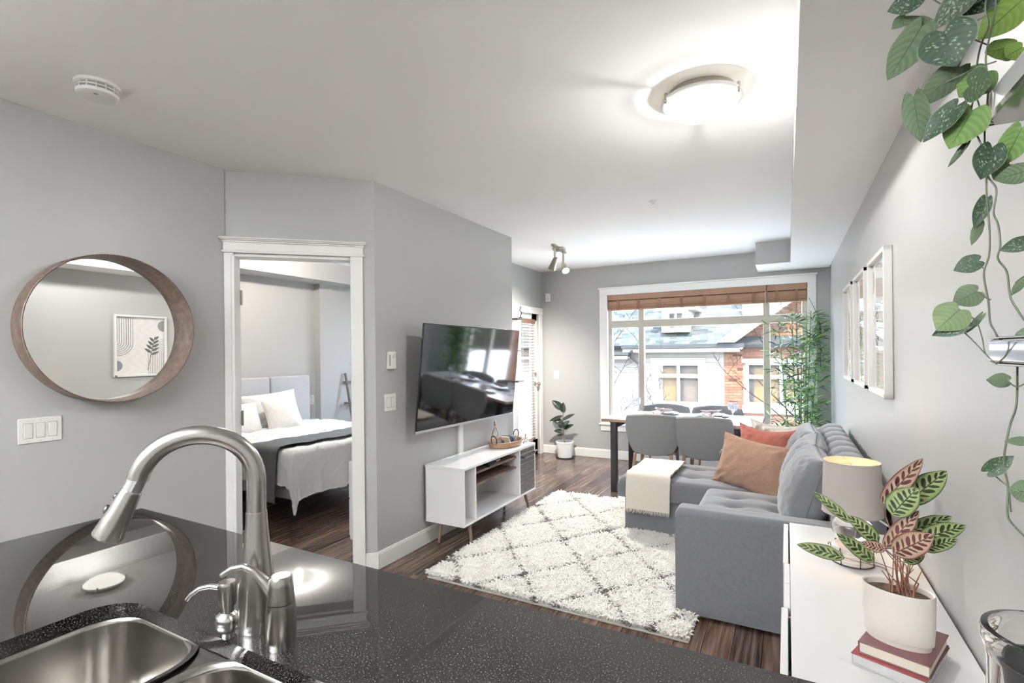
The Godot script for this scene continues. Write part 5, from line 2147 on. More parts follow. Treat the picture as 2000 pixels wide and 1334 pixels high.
func build_right_side() -> void:
	# framed prints
	var zs := [-3.045, -3.715, -4.395]
	var names := ["white framed abstract print nearest to the kitchen on the right wall", "white framed abstract print in the middle of the right wall row", "white framed abstract print nearest to the window on the right wall"]
	for k in 3:
		var t := thing("framed_print", names[k], "picture", V(XR, 1.54, zs[k]), -PI / 2, "framed prints on the right wall")
		var w := 0.53
		var h := 0.685
		var g := Geo.new()
		var d := 0.034
		g.bb(V(-w / 2, -h / 2, 0.001), V(-w / 2 + 0.022, h / 2, d), 0.002)
		g.bb(V(w / 2 - 0.022, -h / 2, 0.001), V(w / 2, h / 2, d), 0.002)
		g.bb(V(-w / 2, h / 2 - 0.022, 0.001), V(w / 2, h / 2, d), 0.002)
		g.bb(V(-w / 2, -h / 2, 0.001), V(w / 2, -h / 2 + 0.022, d), 0.002)
		obj("frame", g, M.frame_white, t)
		g = Geo.new()
		var a := w / 2 - 0.02
		var b := h / 2 - 0.02
		g.quad(V(-a, b, 0.010), V(a, b, 0.010), V(a, -b, 0.010), V(-a, -b, 0.010), V(0, 0, 1))
		var m := mat(Color.WHITE, 0.6)
		m.albedo_texture = art_texture(k)
		obj("print", g, m, t)
		g = Geo.new()
		g.quad(V(-a, b, 0.016), V(a, b, 0.016), V(a, -b, 0.016), V(-a, -b, 0.016), V(0, 0, 1))
		obj("glass", g, M.glass, t)
	# white chest of drawers
	var dz0 := -2.6
	var dz1 := -1.22
	var t := thing("drawer_chest", "long white chest of drawers against the right wall", "chest of drawers", V(0.005, 0, (dz0 + dz1) / 2))
	var oz := (dz0 + dz1) / 2
	var g := Geo.new()
	g.bb(V(-0.002, 0.626, dz0 - oz), V(0.402, 0.643, dz1 - oz), 0.001)
	obj("top", g, M.white_satin, t)
	g = Geo.new()
	for z in [[dz0, dz0 + 0.018], [-2.128, -2.11], [-1.948, -1.93], [-1.762, -1.744], [dz1 - 0.018, dz1]]:
		g.bb(V(0, 0.03, z[0] - oz), V(0.4, 0.626, z[1] - oz))
	g.bb(V(0.38, 0.03, dz0 - oz), V(0.4, 0.626, dz1 - oz))
	g.bb(V(0.0, 0.03, dz0 - oz), V(0.4, 0.05, dz1 - oz))
	for x in [0.03, 0.37]:
		for z in [dz0 + 0.04, dz1 - 0.04]:
			g.bb(V(x - 0.02, 0.0, z - oz - 0.02), V(x + 0.02, 0.031, z - oz + 0.02))
	obj("body", g, M.white_satin, t)
	var cols := [[dz0, -2.119, 0.004], [-2.119, -1.939, 0.0], [-1.939, -1.753, 0.0], [-1.753, dz1, 0.006]]
	for c in cols:
		for r in 3:
			drawer_front(t, c[0] - oz, c[1] - oz, 0.045 + r * 0.198, 0.045 + r * 0.198 + 0.194, c[2] if r == 2 else 0.0)
	# table lamp
	var lx := 0.203
	var lz := -2.215
	t = thing("table_lamp", "table lamp with a glass globe base and a grey drum shade on the chest", "lamp", V(lx, 0.643, lz))
	g = Geo.new()
	var prof := [Vector2(0.0, 0.0), Vector2(0.058, 0.0)]
	for k in 6:
		prof.append(Vector2(0.064, 0.006 + k * 0.0105))
		prof.append(Vector2(0.060, 0.0115 + k * 0.0105))
	prof.append(Vector2(0.05, 0.071))
	prof.append(Vector2(0.0, 0.072))
	g.lathe(Vector3.ZERO, prof, 32)
	obj("ribbed_base", g, M.ceramic, t)
	g = Geo.new()
	for k in 7:
		var a := TAU * k / 7 + 0.4
		var d := V(cos(a), 0, sin(a))
		g.tube([d * 0.066 + V(0, 0.002, 0), d * 0.067 + V(0, 0.055, 0), d * 0.07 + V(0, 0.064, 0), d * 0.074 + V(0, 0.062, 0), d * 0.075 + V(0, 0.054, 0)], 0.0014, 5)
	var ring := []
	for k in 25:
		ring.append(V(cos(TAU * k / 24) * 0.0662, 0.003, sin(TAU * k / 24) * 0.0662))
	g.tube(ring, 0.0016, 5, false, true)
	obj("wire_cage", g, M.black, t)
	g = Geo.new()
	g.lathe(Vector3.ZERO, [Vector2(0.0, 0.073), Vector2(0.035, 0.075), Vector2(0.058, 0.093), Vector2(0.066, 0.118), Vector2(0.061, 0.145), Vector2(0.042, 0.166), Vector2(0.02, 0.174), Vector2(0.0, 0.175)], 32)
	obj("globe", g, M.crystal, t)
	g = Geo.new()
	g.cyl(V(0, 0.173, 0), V(0, 0.205, 0), 0.012)
	g.cyl(V(0, 0.205, 0), V(0, 0.25, 0), 0.016, 0.014)
	obj("socket", g, M.nickel, t)
	g = Geo.new()
	var rows := []
	for s in [[0.0945, 0.182], [0.0925, 0.245], [0.0905, 0.31], [0.0885, 0.369]]:
		var row := PackedVector3Array()
		for j in 49:
			var a := TAU * j / 48
			row.append(V(cos(a) * s[0], s[1], sin(a) * s[0]))
		rows.append(row)
	g.grid(rows, true, true)
	g.grid([rows[0], rows[3]].map(func(rw): return PackedVector3Array(Array(rw).map(func(p): return V(p.x * 0.985, p.y, p.z * 0.985)))), false, true)
	obj("lamp_shade", g, M.lampshade, t)
	g = Geo.new()
	for y in [0.182, 0.369]:
		ring = []
		var rr := 0.0945 if y < 0.2 else 0.0885
		for k in 49:
			ring.append(V(cos(TAU * k / 48) * rr, y, sin(TAU * k / 48) * rr))
		g.tube(ring, 0.0016, 6, false, true)
	obj("shade_rim", g, M.lampshade, t)
	g = Geo.new()
	for k in 3:
		var a := TAU * k / 3 + 0.3
		g.cyl(V(0, 0.36, 0), V(cos(a) * 0.087, 0.367, sin(a) * 0.087), 0.0015, 0.0015, 5)
	g.cyl(V(0, 0.25, 0), V(0, 0.36, 0), 0.002, 0.002, 5)
	obj("spider", g, M.nickel, t)
	g = Geo.new()
	g.ball(V(0.012, 0.29, 0), V(0.024, 0.03, 0.024), 8)
	obj("bulb", g, glow(Color(1.0, 0.82, 0.55), 1.2), t)
	lamp(OmniLight3D.new(), V(lx + 0.012, 0.643 + 0.29, lz), 0.016, Color(1.0, 0.8, 0.52), 0.02)
	g = Geo.new()
	g.tube([V(lx + 0.03, 0.83, lz - 0.05), V(lx + 0.08, 0.79, lz - 0.10), V(0.36, 0.72, -2.42), V(0.405, 0.66, -2.6), V(0.407, 0.3, -2.65)], 0.0035, 6)
	tag(obj("lamp_cord", g, M.white_plastic), "white cord of the table lamp falling behind the chest", "cord")
	# books
	var turn := -0.40
	t = thing("red_book", "white spined red book under the plum book on the chest", "book", V(0.243, 0.643, -1.572), turn)
	make_book(t, 0.150, 0.212, 0.026, M.book_red, M.white_satin)
	t = thing("plum_book", "plum covered book directly under the white oval pot", "book", V(0.250, 0.669, -1.577), turn + 0.03)
	make_book(t, 0.142, 0.200, 0.029, M.book_plum, M.book_plum)
	# prayer plant in an oval pot
	var pot := thing("prayer_plant", "striped prayer plant in a white oval ceramic pot on the books", "potted plant", V(0.236, 0.698, -1.56), turn)
	g = Geo.new()
	g.lathe(Vector3.ZERO, [Vector2(0.0, 0.0), Vector2(0.066, 0.0), Vector2(0.067, 0.012)], 48, 1.0, 0.66)
	obj("pot_foot", g, M.ceramic, pot)
	g = Geo.new()
	g.lathe(Vector3.ZERO, [Vector2(0.066, 0.012), Vector2(0.0715, 0.014), Vector2(0.0745, 0.06), Vector2(0.0755, 0.128), Vector2(0.0735, 0.131), Vector2(0.070, 0.128), Vector2(0.069, 0.1)], 48, 1.0, 0.66)
	obj("pot", g, M.ceramic, pot)
	g = Geo.new()
	rows = []
	for i in 7:
		var row := PackedVector3Array()
		for j in 33:
			var a := TAU * j / 32
			var rr := 0.070 * i / 6.0
			row.append(V(cos(a) * rr, 0.116 + 0.004 * sin(a * 5 + i * 2.0) * (1.0 if i < 6 else 0.2), sin(a) * rr * 0.66))
		rows.append(row)
	g.grid(rows, false, true)
	obj("soil", g, M.soil, pot)
	var lt := calathea_texture(false)
	var lu := calathea_texture(true)
	var mt := mat(Color.WHITE, 0.5, 0.0, 0.25)
	mt.albedo_texture = lt
	var mu := mat(Color.WHITE, 0.55, 0.0, 0.2)
	mu.albedo_texture = lu
	var leaves := [[0.132, 0.860, -1.620, 0.019, 0.879, -1.620, 0.042, "t"], [0.146, 0.956, -1.620, 0.060, 1.028, -1.640, 0.031, "t"], [0.204, 0.920, -1.600, 0.138, 0.982, -1.600, 0.045, "t"], [0.185, 0.896, -1.520, 0.107, 0.960, -1.500, 0.041, "t"], [0.211, 1.020, -1.600, 0.300, 1.143, -1.620, 0.050, "u"], [0.263, 1.022, -1.620, 0.356, 1.111, -1.660, 0.068, "t"], [0.224, 1.009, -1.550, 0.278, 1.081, -1.560, 0.073, "t"], [0.206, 0.929, -1.530, 0.279, 1.027, -1.550, 0.045, "u"], [0.248, 0.947, -1.600, 0.367, 0.998, -1.660, 0.044, "t"], [0.280, 0.953, -1.560, 0.379, 0.994, -1.600, 0.050, "t"], [0.277, 0.942, -1.520, 0.351, 0.971, -1.550, 0.039, "t"], [0.216, 0.936, -1.480, 0.296, 0.986, -1.500, 0.067, "u"], [0.205, 0.936, -1.500, 0.154, 0.945, -1.500, 0.030, "u"], [0.245, 0.903, -1.530, 0.288, 0.931, -1.550, 0.037, "t"]]
	var inv := pot.transform.affine_inverse()
	var rn := RandomNumberGenerator.new()
	rn.seed = 4
	for l in leaves:
		var b := V(l[0], l[1], l[2])
		var p := V(l[3], l[4], l[5])
		var up := (V(-0.15, 0.45, 0.85) if l[7] == "t" else V(0.1, -0.5, -0.85)) + V(rn.randf_range(-0.2, 0.2), rn.randf_range(-0.1, 0.25), 0)
		var lo := obj("leaf", leaf(inv * b, inv * p, l[6] * 0.88, inv.basis * up, "oval", 0.3 if l[7] == "t" else -0.25, 0.22, 0.0028), [mt, mu], pot)
		lo.set_meta("kind", "thing")
		lo.remove_meta("kind")
		g = Geo.new()
		var root := V(0.243 + rn.randf_range(-0.025, 0.025), 0.812, -1.562 + rn.randf_range(-0.012, 0.012))
		var mid := root.lerp(b, 0.55) + V((root.x - b.x) * 0.22, 0.02, 0)
		g.tube([inv * root, inv * root.lerp(mid, 0.6), inv * mid, inv * mid.lerp(b, 0.6), inv * b, inv * b.lerp(p, 0.08)], [0.0018, 0.0014, 0.0012, 0.0011, 0.001, 0.0007], 6)
		obj("stem", g, M.stem_pink, pot)
	for k in 7:
		g = Geo.new()
		var root := V(0.243 + rn.randf_range(-0.03, 0.03), 0.812, -1.562 + rn.randf_range(-0.014, 0.014))
		g.tube([inv * root, inv * (root + V(rn.randf_range(-0.012, 0.012), 0.03, 0)), inv * (root + V(rn.randf_range(-0.02, 0.02), rn.randf_range(0.045, 0.09), 0))], [0.0024, 0.0019, 0.0008], 6)
		obj("sheath", g, M.stem_pink, pot)


func make_book(t: Node3D, w: float, l: float, h: float, cover: Material, spine: Material) -> void:
	var white := spine != cover
	# spine along the left long side (local -x), page block inset; w across, l deep (z)
	var g := Geo.new()
	g.bb(V(-w / 2, 0.0, -l / 2), V(w / 2, 0.0025, l / 2), 0.0008)
	obj("back_cover", g, M.white_satin if white else cover, t)
	g = Geo.new()
	g.bb(V(-w / 2, h - 0.0028, -l / 2), V(w / 2, h, l / 2), 0.0008)
	obj("front_cover", g, cover, t)
	g = Geo.new()
	g.bb(V(-w / 2, 0.001, -l / 2), V(-w / 2 + 0.003, h - 0.001, l / 2), 0.001)
	obj("spine", g, spine, t)
	g = Geo.new()
	g.bb(V(-w / 2 + 0.003, 0.0025, -l / 2 + 0.004), V(w / 2 - 0.004, h - 0.0028, l / 2 - 0.004))
	obj("pages", g, M.white_satin if spine != cover else M.page, t)


# calathea: dark blotches beside the midrib and fine dark lines on a pale ground
func calathea_texture(under: bool) -> ImageTexture:
	var pale := Color8(136, 146, 102) if not under else Color8(150, 138, 118)
	var edge := Color8(50, 66, 34) if not under else Color8(80, 38, 34)
	var dark := Color8(30, 37, 20) if not under else Color8(56, 24, 22)
	return paint_image(128, 256, func(u: float, v: float) -> Color:
		var a := (u - 0.5) * 2.0
		var s := absf(a)
		var along := v - s * 0.16
		var c := pale
		var k := fposmod(along * 7.5 + (0.5 if a > 0 else 0.0), 1.0)
		var i := floorf(along * 7.5 + (0.5 if a > 0 else 0.0))
		var big := 0.30 + 0.12 * sin(i * 2.4)
		# feathered stripes
		if fposmod(along * 30.0, 1.0) < 0.30 + 0.3 * s:
			c = c.lerp(edge, 0.55 * smoothstep(0.35, 0.9, s))
		# blotch: long drop from the midrib outwards
		var dx := (s - 0.36) / 0.33
		var dy := (k - 0.5) / big
		if dx * dx + dy * dy < 1.0:
			c = dark
		if s < 0.05:
			c = dark.lerp(edge, 0.3)
		c = c.lerp(edge.darkened(0.1), smoothstep(0.84, 0.97, s))
		return c)


# ---------------------------------------------------------------- far corner plants
func build_far_corner() -> void:
	var at := V(-2.642, 0, -6.34)
	var t := thing("rubber_plant", "young rubber plant in a white bucket pot by the balcony door", "potted plant", at)
	var g := Geo.new()
	g.lathe(Vector3.ZERO, [Vector2(0.0, 0.0), Vector2(0.115, 0.0), Vector2(0.122, 0.012), Vector2(0.112, 0.012), Vector2(0.0, 0.004)], 32)
	obj("saucer", g, M.black_metal, t)
	g = Geo.new()
	g.lathe(Vector3.ZERO, [Vector2(0.0, 0.006), Vector2(0.094, 0.006), Vector2(0.1, 0.02), Vector2(0.116, 0.2), Vector2(0.12, 0.202), Vector2(0.121, 0.222), Vector2(0.117, 0.224), Vector2(0.112, 0.2), Vector2(0.108, 0.18)], 36)
	obj("pot", g, M.white_plastic, t)
	g = Geo.new()
	g.lathe(Vector3.ZERO, [Vector2(0.11, 0.185), Vector2(0.05, 0.192), Vector2(0.0, 0.194)], 24)
	obj("soil", g, M.soil, t)
	var pts := [V(0, 0.19, 0), V(-0.012, 0.27, 0), V(-0.02, 0.38, 0), V(-0.028, 0.47, 0), V(-0.022, 0.56, 0.0), V(-0.016, 0.64, 0.0)]
	g = Geo.new()
	g.tube(pts, [0.009, 0.008, 0.0075, 0.007, 0.006, 0.004], 8)
	obj("stem", g, M.bark, t)
	var lv := [[-2.664, 0.647, -6.330, -2.808, 0.769, -6.300, 0.090], [-2.657, 0.606, -6.330, -2.643, 0.747, -6.300, 0.083], [-2.664, 0.562, -6.330, -2.857, 0.488, -6.300, 0.048], [-2.666, 0.509, -6.330, -2.484, 0.604, -6.300, 0.048], [-2.668, 0.467, -6.330, -2.796, 0.506, -6.300, 0.083], [-2.652, 0.413, -6.330, -2.721, 0.482, -6.300, 0.083], [-2.660, 0.413, -6.330, -2.558, 0.505, -6.300, 0.069], [-2.652, 0.386, -6.330, -2.500, 0.461, -6.300, 0.055], [-2.660, 0.350, -6.330, -2.785, 0.361, -6.300, 0.055], [-2.655, 0.315, -6.330, -2.738, 0.295, -6.300, 0.035]]
	var m1 := mat(Color8(44, 54, 46), 0.22)
	var m2 := mat(Color8(74, 84, 66), 0.5)
	var r := RandomNumberGenerator.new()
	r.seed = 2
	for l in lv:
		var b := V(l[0], l[1], l[2]) - at
		var p := V(l[3], l[4], l[5]) - at
		obj("leaf", leaf(b, p, l[6] * 1.1, V(r.randf_range(-0.2, 0.2), 0.5, 0.8), "oval", 0.25, 0.2), [m1, m2], t)
		g = Geo.new()
		g.tube([b, b.lerp(p, 0.1)], [0.003, 0.002], 5)
		obj("petiole", g, m2, t)
	# bamboo
	at = V(0.10, 0, -6.27)
	t = thing("bamboo_plant", "tall leafy green bamboo plant in the corner behind the sofa", "potted plant", at)
	g = Geo.new()
	g.lathe(Vector3.ZERO, [Vector2(0.0, 0.0), Vector2(0.13, 0.0), Vector2(0.165, 0.34), Vector2(0.17, 0.36), Vector2(0.155, 0.36), Vector2(0.15, 0.3)], 32)
	obj("pot", g, M.white_plastic, t)
	g = Geo.new()
	g.lathe(Vector3.ZERO, [Vector2(0.152, 0.31), Vector2(0.0, 0.315)], 24)
	obj("soil", g, M.soil, t)
	var fol := [Geo.new(), Geo.new(), Geo.new()]
	var canes := [[-0.08, 0.02, 1.72, -0.10], [-0.02, -0.05, 1.86, -0.03], [0.05, 0.03, 1.80, 0.04], [0.10, -0.02, 1.66, 0.10], [0.02, 0.06, 1.5, 0.02], [0.07, -0.06, 1.84, 0.06]]
	for cdef in canes:
		g = Geo.new()
		var cp := []
		var cr := []
		for i in 15:
			var s := i / 14.0
			cp.append(V(cdef[0] + cdef[3] * s, lerpf(0.3, cdef[2], s), cdef[1]))
			cr.append(0.0085 * (1.0 - 0.6 * s) * (1.12 if i % 2 == 0 else 1.0))
		g.tube(cp, cr, 7)
		obj("cane", g, M.cane, t)
		for k in 38:
			var s := 0.10 + 0.90 * k / 38.0
			var base := V(cdef[0] + cdef[3] * s, lerpf(0.3, cdef[2], s), cdef[1])
			var a := r.randf() * TAU
			var out := V(cos(a), r.randf_range(-0.05, 0.75), sin(a) * 0.55).normalized()
			var ln := r.randf_range(0.05, 0.26) * (1.0 - 0.35 * s)
			var tip := base + out * ln
			tip.x = clampf(tip.x, -0.27, 0.27)
			tip.z = clampf(tip.z, -0.2, 0.22)
			(fol[2] as Geo).tube([base, tip], [0.002, 0.001], 4, false)
			for q in 5:
				var b2 := base.lerp(tip, 0.45 + 0.55 * q / 4.0)
				var aa := a + r.randf_range(-1.3, 1.3)
				var d := V(cos(aa), r.randf_range(-0.45, 0.7), sin(aa) * 0.7).normalized()
				var ll := r.randf_range(0.08, 0.15)
				var e := b2 + d * ll
				if e.x > 0.305:
					e.x = 0.305
				if e.z < -0.25:
					e.z = -0.25
				_blade(fol[0 if r.randf() < 0.62 else 1], b2, e, 0.016, r)
	var fm := [mat(Color8(66, 104, 74), 0.45), mat(Color8(124, 178, 84), 0.45), mat(Color8(92, 108, 70), 0.6)]
	fm[0].backlight = Color(0.25, 0.35, 0.2)
	fm[1].backlight = Color(0.4, 0.55, 0.25)
	for i in 3:
		var fo := obj(["dark_foliage", "bright_foliage", "twigs"][i], fol[i], fm[i], t)
		fo.set_meta("kind", "stuff")


func _blade(g: Geo, a: Vector3, b: Vector3, w: float, r: RandomNumberGenerator) -> void:
	var d := (b - a)
	var side := d.cross(V(r.randf_range(-1, 1), 1, r.randf_range(-1, 1))).normalized() * w * 0.5
	var up := side.cross(d).normalized()
	var m := a.lerp(b, 0.4) + up * 0.006
	var m2 := a.lerp(b, 0.75) + up * 0.003
	var i := g.vert(a, up)
	g.vert(m + side, (up + side.normalized() * 0.3))
	g.vert(m - side, (up - side.normalized() * 0.3))
	g.vert(m2 + side * 0.6, up)
	g.vert(m2 - side * 0.6, up)
	g.vert(b - V(0, 0.008, 0), up)
	g.tri(i, i + 1, i + 2)
	g.tri(i + 1, i + 3, i + 2)
	g.tri(i + 2, i + 3, i + 4)
	g.tri(i + 3, i + 5, i + 4)


# ---------------------------------------------------------------- bedroom
# where a point of a cloth lies that is spread over a bed top and hangs over its foot and near side
func drape(px: float, pz: float, x1: float, z1: float, top: float, f: FastNoiseLite, lift: float) -> Vector3:
	var dx := maxf(0.0, px - x1)
	var dz := maxf(0.0, pz - z1)
	var r := 0.05
	var h := sqrt(dx * dx + dz * dz)
	var x := minf(px, x1)
	var z := minf(pz, z1)
	var y := top + lift
	if h > 0.0:
		var ux := dx / h
		var uz := dz / h
		var a := minf(h / r, PI / 2)
		var reach := r * sin(a)
		y = top + lift - r * (1.0 - cos(a)) - maxf(0.0, h - r * PI / 2)
		var down := maxf(0.0, h - 0.08)
		var ripple := 0.0
		if dx > dz:
			ripple = f.get_noise_2d(pz * 3.4, 2.0) * 0.16 * down + 0.02 * sin(pz * 26.0) * down
		else:
			ripple = f.get_noise_2d(px * 3.0, 9.0) * 0.12 * down + 0.015 * sin(px * 22.0) * down
		reach += lift * 0.8 + ripple + 0.05 * down
		x += ux * reach
		z += uz * reach
		if dx > 0.0 and dz > 0.0:
			var c := minf(dx, dz)
			x += c * 0.10
			z += c * 0.06
	return V(x, y, z)


func build_bedroom() -> void:
	var x1 := -3.62
	var z1 := -2.84
	var zf := -4.34
	var xh := -5.22
	var top := 0.60
	var t := thing("bed", "double bed with a grey upholstered frame and split headboard", "bed", V(-4.4, 0, -3.6))
	var o := t.position
	var g := Geo.new()
	g.bb(V(xh, 0.2, zf) - o, V(x1 + 0.0, 0.325, z1) - o, 0.02)
	obj("frame", g, M.bed_grey, t)
	for q in [[zf - 0.02, -3.81], [-3.80, -2.72]]:
		g = Geo.new()
		g.bb(V(-5.30, 0.1, q[0]) - o, V(xh, 1.17, q[1]) - o, 0.02)
		obj("headboard_panel", g, M.bed_grey, t)
	g = Geo.new()
	g.bb(V(-5.205, 0.33, zf + 0.02) - o, V(x1 - 0.02, 0.585, z1 - 0.02) - o, 0.04)
	obj("mattress", g, M.linen, t)
	for q in [[-5.15, zf + 0.08], [-5.15, z1 - 0.08], [x1 - 0.1, zf + 0.08], [x1 - 0.1, z1 - 0.08]]:
		g = Geo.new()
		g.cyl(V(q[0], 0, q[1]) - o, V(q[0], 0.21, q[1]) - o, 0.025, 0.03)
		obj("leg", g, M.black_metal, t)
	# duvet with a diamond tufted top
	var f := FastNoiseLite.new()
	f.seed = 19
	f.frequency = 1.0
	var du := thing("duvet", "white duvet with a tufted diamond pattern hanging over the bed's foot", "duvet", V(-4.4, 0.6, -3.6))
	var rows := []
	for i in 91:
		var row := PackedVector3Array()
		var pz := lerpf(zf - 0.02, z1 + 0.33, i / 90.0)
		for j in 131:
			var px := lerpf(-5.1, x1 + 0.43, j / 130.0)
			var k1 := absf(fposmod((px + pz) * 4.6, 1.0) - 0.5)
			var k2 := absf(fposmod((px - pz) * 4.6, 1.0) - 0.5)
			var tuft := 0.006 * (exp(-pow(k1 / 0.05, 2.0)) + exp(-pow(k2 / 0.05, 2.0)))
			var puff := 0.03 * f.get_noise_2d(px * 2.6, pz * 2.6) + 0.012 * f.get_noise_2d(px * 8, pz * 8)
			row.append(drape(px, pz, x1 + 0.015, z1 + 0.015, top + 0.02 + puff * 0.6, f, tuft + 0.012) - du.position)
		rows.append(row)
	g = Geo.new()
	g.grid(rows, false)
	var under := []
	for row in rows:
		var q := PackedVector3Array()
		for p in row:
			q.append(p - V(0.006, 0.012, 0.006))
		under.append(q)
	g.grid(under, true)
	obj("cover", g, M.linen, du)
	g = Geo.new()
	var hem := []
	for i in rows.size():
		hem.append(rows[i][130] - V(0.003, 0.004, 0.003))
	g.tube(hem, 0.008, 5)
	hem = []
	for j in 131:
		hem.append(rows[90][j] - V(0.003, 0.004, 0.003))
	g.tube(hem, 0.008, 5)
	obj("hem", g, M.linen, du)
	# grey throw across the foot end
	var th := thing("grey_throw", "dark grey woven throw lying across the bed and down its near side", "blanket", V(-4.0, 0.6, -3.6))
	g = Geo.new()
	for lay in [0.030, 0.042]:
		rows = []
		for i in 61:
			var row := PackedVector3Array()
			var pz := lerpf(zf + 0.03, z1 + 0.50, i / 60.0)
			for j in 13:
				var px := lerpf(-4.05, -3.68, j / 12.0) - 0.05 * (pz - z1) + 0.01 * sin(pz * 5.0)
				var puff := 0.03 * f.get_noise_2d(px * 2.6, pz * 2.6)
				row.append(drape(px, pz, x1 + 0.015, z1 + 0.02, top + 0.02 + puff * 0.6, f, lay) - th.position)
			rows.append(row)
		g.grid(rows, lay < 0.035)
	obj("cloth", g, M.grey_throw, th)
	# pillows against the headboard
	var ps := [[-5.07, 0.80, -3.06, 0.62, 0.38, 0.18, "white pillow at the near side of the headboard", M.linen], [-5.06, 0.81, -3.70, 0.66, 0.40, 0.18, "white tufted pillow standing at the far side of the headboard", M.linen], [-4.90, 0.765, -3.22, 0.46, 0.34, 0.16, "white pillow in front, left beside the bedroom door frame", M.pillow], [-4.84, 0.775, -3.66, 0.38, 0.36, 0.15, "small cream textured pillow at the front of the bed's pillows", M.pillow]]
	var i := 0
	for p in ps:
		var c := thing("bed_pillow", p[6], "pillow", V(p[0], p[1], p[2]), 0.0, "pale pillows on the bed")
		c.basis = Basis(Vector3.UP, PI / 2 + [0.05, -0.05, 0.1, -0.12][i]) * Basis(Vector3.BACK, [0.0, 0.06, -0.03, 0.08][i]) * Basis(Vector3.RIGHT, -0.34)
		soft_pillow(c, "pad", p[7], p[3], p[4], p[5], 0.08, 0.42, 51 + i, p[7])
		i += 1
	# outlet and ladder shelf
	t = thing("wall_outlet", "white power outlet on the bedroom wall right of the bed", "outlet", V(-5.31, 0.85, -4.44), PI / 2)
	g = Geo.new()
	g.box(V(0, 0, 0.003), V(0.072, 0.115, 0.006), 0.002)
	obj("plate", g, M.white_plastic, t)
	for y in [-0.025, 0.025]:
		g = Geo.new()
		g.box(V(0, y, 0.0065), V(0.032, 0.034, 0.003), 0.001)
		obj("socket", g, M.white_satin, t)
	t = thing("ladder_shelf", "dark wooden ladder shelf leaning in the bedroom corner", "shelf", V(-5.04, 0, -5.05))
	for z in [-0.17, 0.17]:
		g = Geo.new()
		g.tube([V(0.1, 0.0, z), V(-0.14, 1.17, z)], 0.016, 8)
		obj("rail", g, M.walnut_dark, t)
	for k in 4:
		g = Geo.new()
		var y := 0.2 + k * 0.28
		g.bb(V(0.06 - y * 0.2 - 0.06, y, -0.18), V(0.06 - y * 0.2 + 0.04, y + 0.02, 0.18), 0.003)
		obj("step", g, M.walnut_dark, t)
	g = Geo.new()
	g.tube([V(-5.11, 1.03, -4.99), V(-5.10, 1.18, -4.97), V(-5.09, 1.26, -4.93), V(-5.08, 1.30, -4.86)], [0.004, 0.003, 0.002, 0.001], 5)
	tag(obj("dry_twig", g, M.twig), "thin dry twig arching above the ladder shelf", "twig")
	# white chest just inside the door
	t = thing("bedroom_chest", "white chest just inside the bedroom with a black knob", "chest of drawers", V(-2.765, 0, -3.12))
	g = Geo.new()
	g.bb(V(-0.195, 0.0, -0.3), V(0.2, 0.60, 0.3), 0.003)
	obj("body", g, M.white_satin, t)
	for k in 2:
		g = Geo.new()
		g.bb(V(-0.212, 0.03 + k * 0.285, -0.29), V(-0.195, 0.03 + k * 0.285 + 0.275, 0.29), 0.002)
		var d := obj("drawer", g, M.white_satin, t)
		g = Geo.new()
		g.cyl(V(-0.212, 0.24 + k * 0.285, 0.2), V(-0.235, 0.24 + k * 0.285, 0.2), 0.012)
		obj("knob", g, M.black, d)


# ---------------------------------------------------------------- hanging plant
func pothos_texture(base: Color, spots: Color, n: int, sd: int) -> ImageTexture:
	var r := RandomNumberGenerator.new()
	r.seed = sd
	var ps := []
	for k in n:
		var s := r.randf_range(-1.0, 1.0)
		ps.append([Vector2(0.5 + 0.40 * s, r.randf_range(0.08, 0.88)), r.randf_range(0.010, 0.028), signf(s) * 0.9 + r.randf_range(-0.3, 0.3)])
	return paint_image(110, 140, func(u: float, v: float) -> Color:
		var a := absf(u - 0.5) * 2.0
		var c := base
		c = c.lerp(base.lightened(0.08), 0.5 + 0.5 * sin((v - a * 0.25) * 46.0))
		if a < 0.035:
			c = base.darkened(0.25)
		for p in ps:
			var d: Vector2 = Vector2(u, v) - p[0]
			var dr := Vector2(cos(p[2]), -sin(absf(p[2])) * 0.6).normalized()
			var e := Vector2(d.dot(dr) / 1.9, d.cross(dr))
			if e.length() < p[1]:
				c = spots.lerp(c, smoothstep(0.5, 1.0, e.length() / p[1]))
		if a > 0.95:
			c = spots.lerp(base, 0.35)
		return c)


